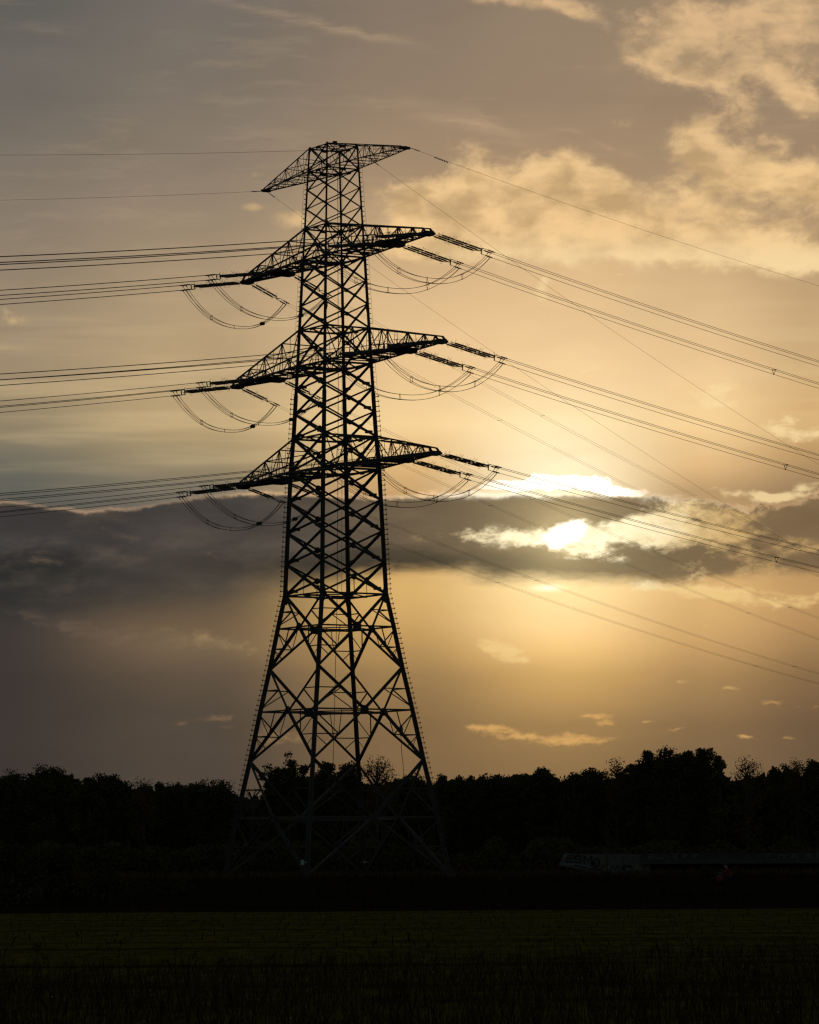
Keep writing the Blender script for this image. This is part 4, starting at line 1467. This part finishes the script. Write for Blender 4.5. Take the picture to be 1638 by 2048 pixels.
def skinned(name, J, E_, mats, parent=None, mfun=None, loc=None):
    me = bpy.data.meshes.new(name)
    keys = list(J)
    me.from_pydata([tuple(J[k][0]) for k in keys], [(keys.index(a), keys.index(b)) for a, b in E_], [])
    o = bpy.data.objects.new(name, me)
    COL.objects.link(o)
    if parent: o.parent = parent
    if loc is not None: o.location = loc
    sk = o.modifiers.new('skin', 'SKIN')
    lay = me.skin_vertices[0] if len(me.skin_vertices) else None
    if lay is None:
        bpy.context.view_layer.objects.active = o
        bpy.ops.mesh.customdata_skin_add()
        lay = me.skin_vertices[0]
    for i, k in enumerate(keys):
        r_ = J[k][1]
        lay.data[i].radius = r_ if isinstance(r_, tuple) else (r_, r_)
        lay.data[i].use_root = (i == 0)
    sb = o.modifiers.new('sub', 'SUBSURF'); sb.levels = 2; sb.render_levels = 2
    dg = bpy.context.evaluated_depsgraph_get()
    m2 = bpy.data.meshes.new_from_object(o.evaluated_get(dg))
    o.modifiers.clear()
    o.data = m2
    m2.name = name
    for m_ in mats: m2.materials.append(m_)
    if mfun:
        for p_ in m2.polygons: p_.material_index = mfun(p_.center)
    for p_ in m2.polygons: p_.use_smooth = True
    return o


# squatting, facing left, leaning towards the pack
J = {
 'pelvis': ((.12, 0, .30), (.15, .14)), 'belly': ((.06, 0, .46), (.15, .13)), 'chest': ((-.04, 0, .66), (.17, .14)), 'neck': ((-.10, 0, .80), .065), 'head0': ((-.13, 0, .87), (.075, .08)), 'head1': ((-.15, 0, .97), (.085, .095)), 'crown': ((-.14, 0, 1.04), .055),
 'shL': ((-.06, -.19, .72), .075), 'elL': ((-.26, -.22, .52), .052), 'wrL': ((-.42, -.10, .42), .036), 'haL': ((-.49, -.08, .40), .034),
 'shR': ((-.06, .19, .72), .075), 'elR': ((-.24, .24, .52), .052), 'wrR': ((-.40, .14, .40), .036), 'haR': ((-.47, .12, .37), .034),
 'hipL': ((.10, -.11, .28), .10), 'knL': ((-.26, -.17, .46), .072), 'anL': ((-.06, -.15, .09), .05), 'toL': ((-.25, -.17, .04), .042),
 'hipR': ((.10, .11, .28), .10), 'knR': ((-.25, .18, .42), .072), 'anR': ((-.04, .15, .09), .05), 'toR': ((-.23, .18, .04), .042)}
for sd_n, yy in (('L', -.085), ('R', .115)):
    hx, hz_ = J['ha' + sd_n][0][0], J['ha' + sd_n][0][2]
    for i_, (dy, ln) in enumerate(((-.03, .065), (-.01, .08), (.01, .075), (.03, .055))):
        J[f'f{sd_n}{i_}a'] = ((hx - .035, yy + dy, hz_ - .01), .010)
        J[f'f{sd_n}{i_}b'] = ((hx - .035 - ln, yy + dy * 1.2, hz_ - .045), .008)
    J[f't{sd_n}'] = ((hx + .0, yy - .055, hz_ - .03), .010)
E_ = [('pelvis', 'belly'), ('belly', 'chest'), ('chest', 'neck'), ('neck', 'head0'), ('head0', 'head1'), ('head1', 'crown')]
for q in 'LR':
    E_ += [('chest', 'sh' + q), ('sh' + q, 'el' + q), ('el' + q, 'wr' + q), ('wr' + q, 'ha' + q), ('pelvis', 'hip' + q), ('hip' + q, 'kn' + q), ('kn' + q, 'an' + q), ('an' + q, 'to' + q), ('ha' + q, 't' + q)]
    for i_ in range(4):
        E_ += [('ha' + q, f'f{q}{i_}a'), (f'f{q}{i_}a', f'f{q}{i_}b')]


def pm(c):
    if c.x < -.43 and c.z < .5: return 2
    if c.z > .815: return 2
    if c.z < .36 or (c.x < -.12 and c.z < .56 and abs(c.y) < .27 and c.z < .52 and c.x > -.36 and abs(c.y) > .10 and c.z < .50 and not (c.z > .47)): return 1
    return 0


person = skinned('person', J, E_, [RED, NAVY, SKIN], None, pm, F0)
tag(person, 'person in a red jacket and dark trousers crouching in the grass before the underpass', 'person')
mb = MB()
hc = F0 + Vector((-.115, 0, .985))
mb.lathe(hc + Vector((.03, 0, -.10)), hc + Vector((-.02, 0, .125)), [(0, .05), (.2, .10), (.5, .118), (.8, .09), (1, .03)], 12)
mb.build('hair', NAVY, person)
mb = MB()
for sy in (-.035, .035):
    mb.lathe(F0 + Vector((-.232, sy, .965)), F0 + Vector((-.240, sy, .965)), [(0, .014), (1, .010)], 8)
mb.build('eye', G_DARK, person)
mb = MB()
mb.lathe(F0 + Vector((-.225, 0, .965)), F0 + Vector((-.262, 0, .93)), [(0, .012), (.7, .02), (1, .008)], 8)
mb.box(F0 + Vector((-.228, 0, .893)), (.008, 0, 0), (0, .026, 0), (0, 0, .006))
for sy in (-.092, .092):
    mb.lathe(F0 + Vector((-.14, sy - .006, .945)), F0 + Vector((-.14, sy + .006, .945)), [(0, .022), (1, .03)], 8)
mb.build('nose_and_ears', SKIN, person)

pk = at(1441, 1774, YP - .2)
pk = Vector((pk.x, YP - .2, float(gz(pk.x, YP - .2))))
rk = empty('rucksack', pk)
tag(rk, 'red rucksack with a dark lid standing in the grass beside the crouching person', 'rucksack')
mb = MB(); mb.lathe(pk, pk + UP * .44, [(0, .15), (.08, .19), (.5, .21), (.9, .17), (1, .13)], 12); mb.build('body', RED, rk, pk)
mb = MB(); mb.lathe(pk + UP * .43, pk + UP * .57, [(0, .15), (.3, .17), (.8, .12), (1, .04)], 12); mb.build('lid', NAVY, rk, pk)
for sy in (-.08, .08):
    mb = MB(); mb.tube([pk + Vector((.14, sy, .42)), pk + Vector((.27, sy, .32)), pk + Vector((.2, sy, .10))], .022, 5); mb.build('strap', NAVY, rk, pk)
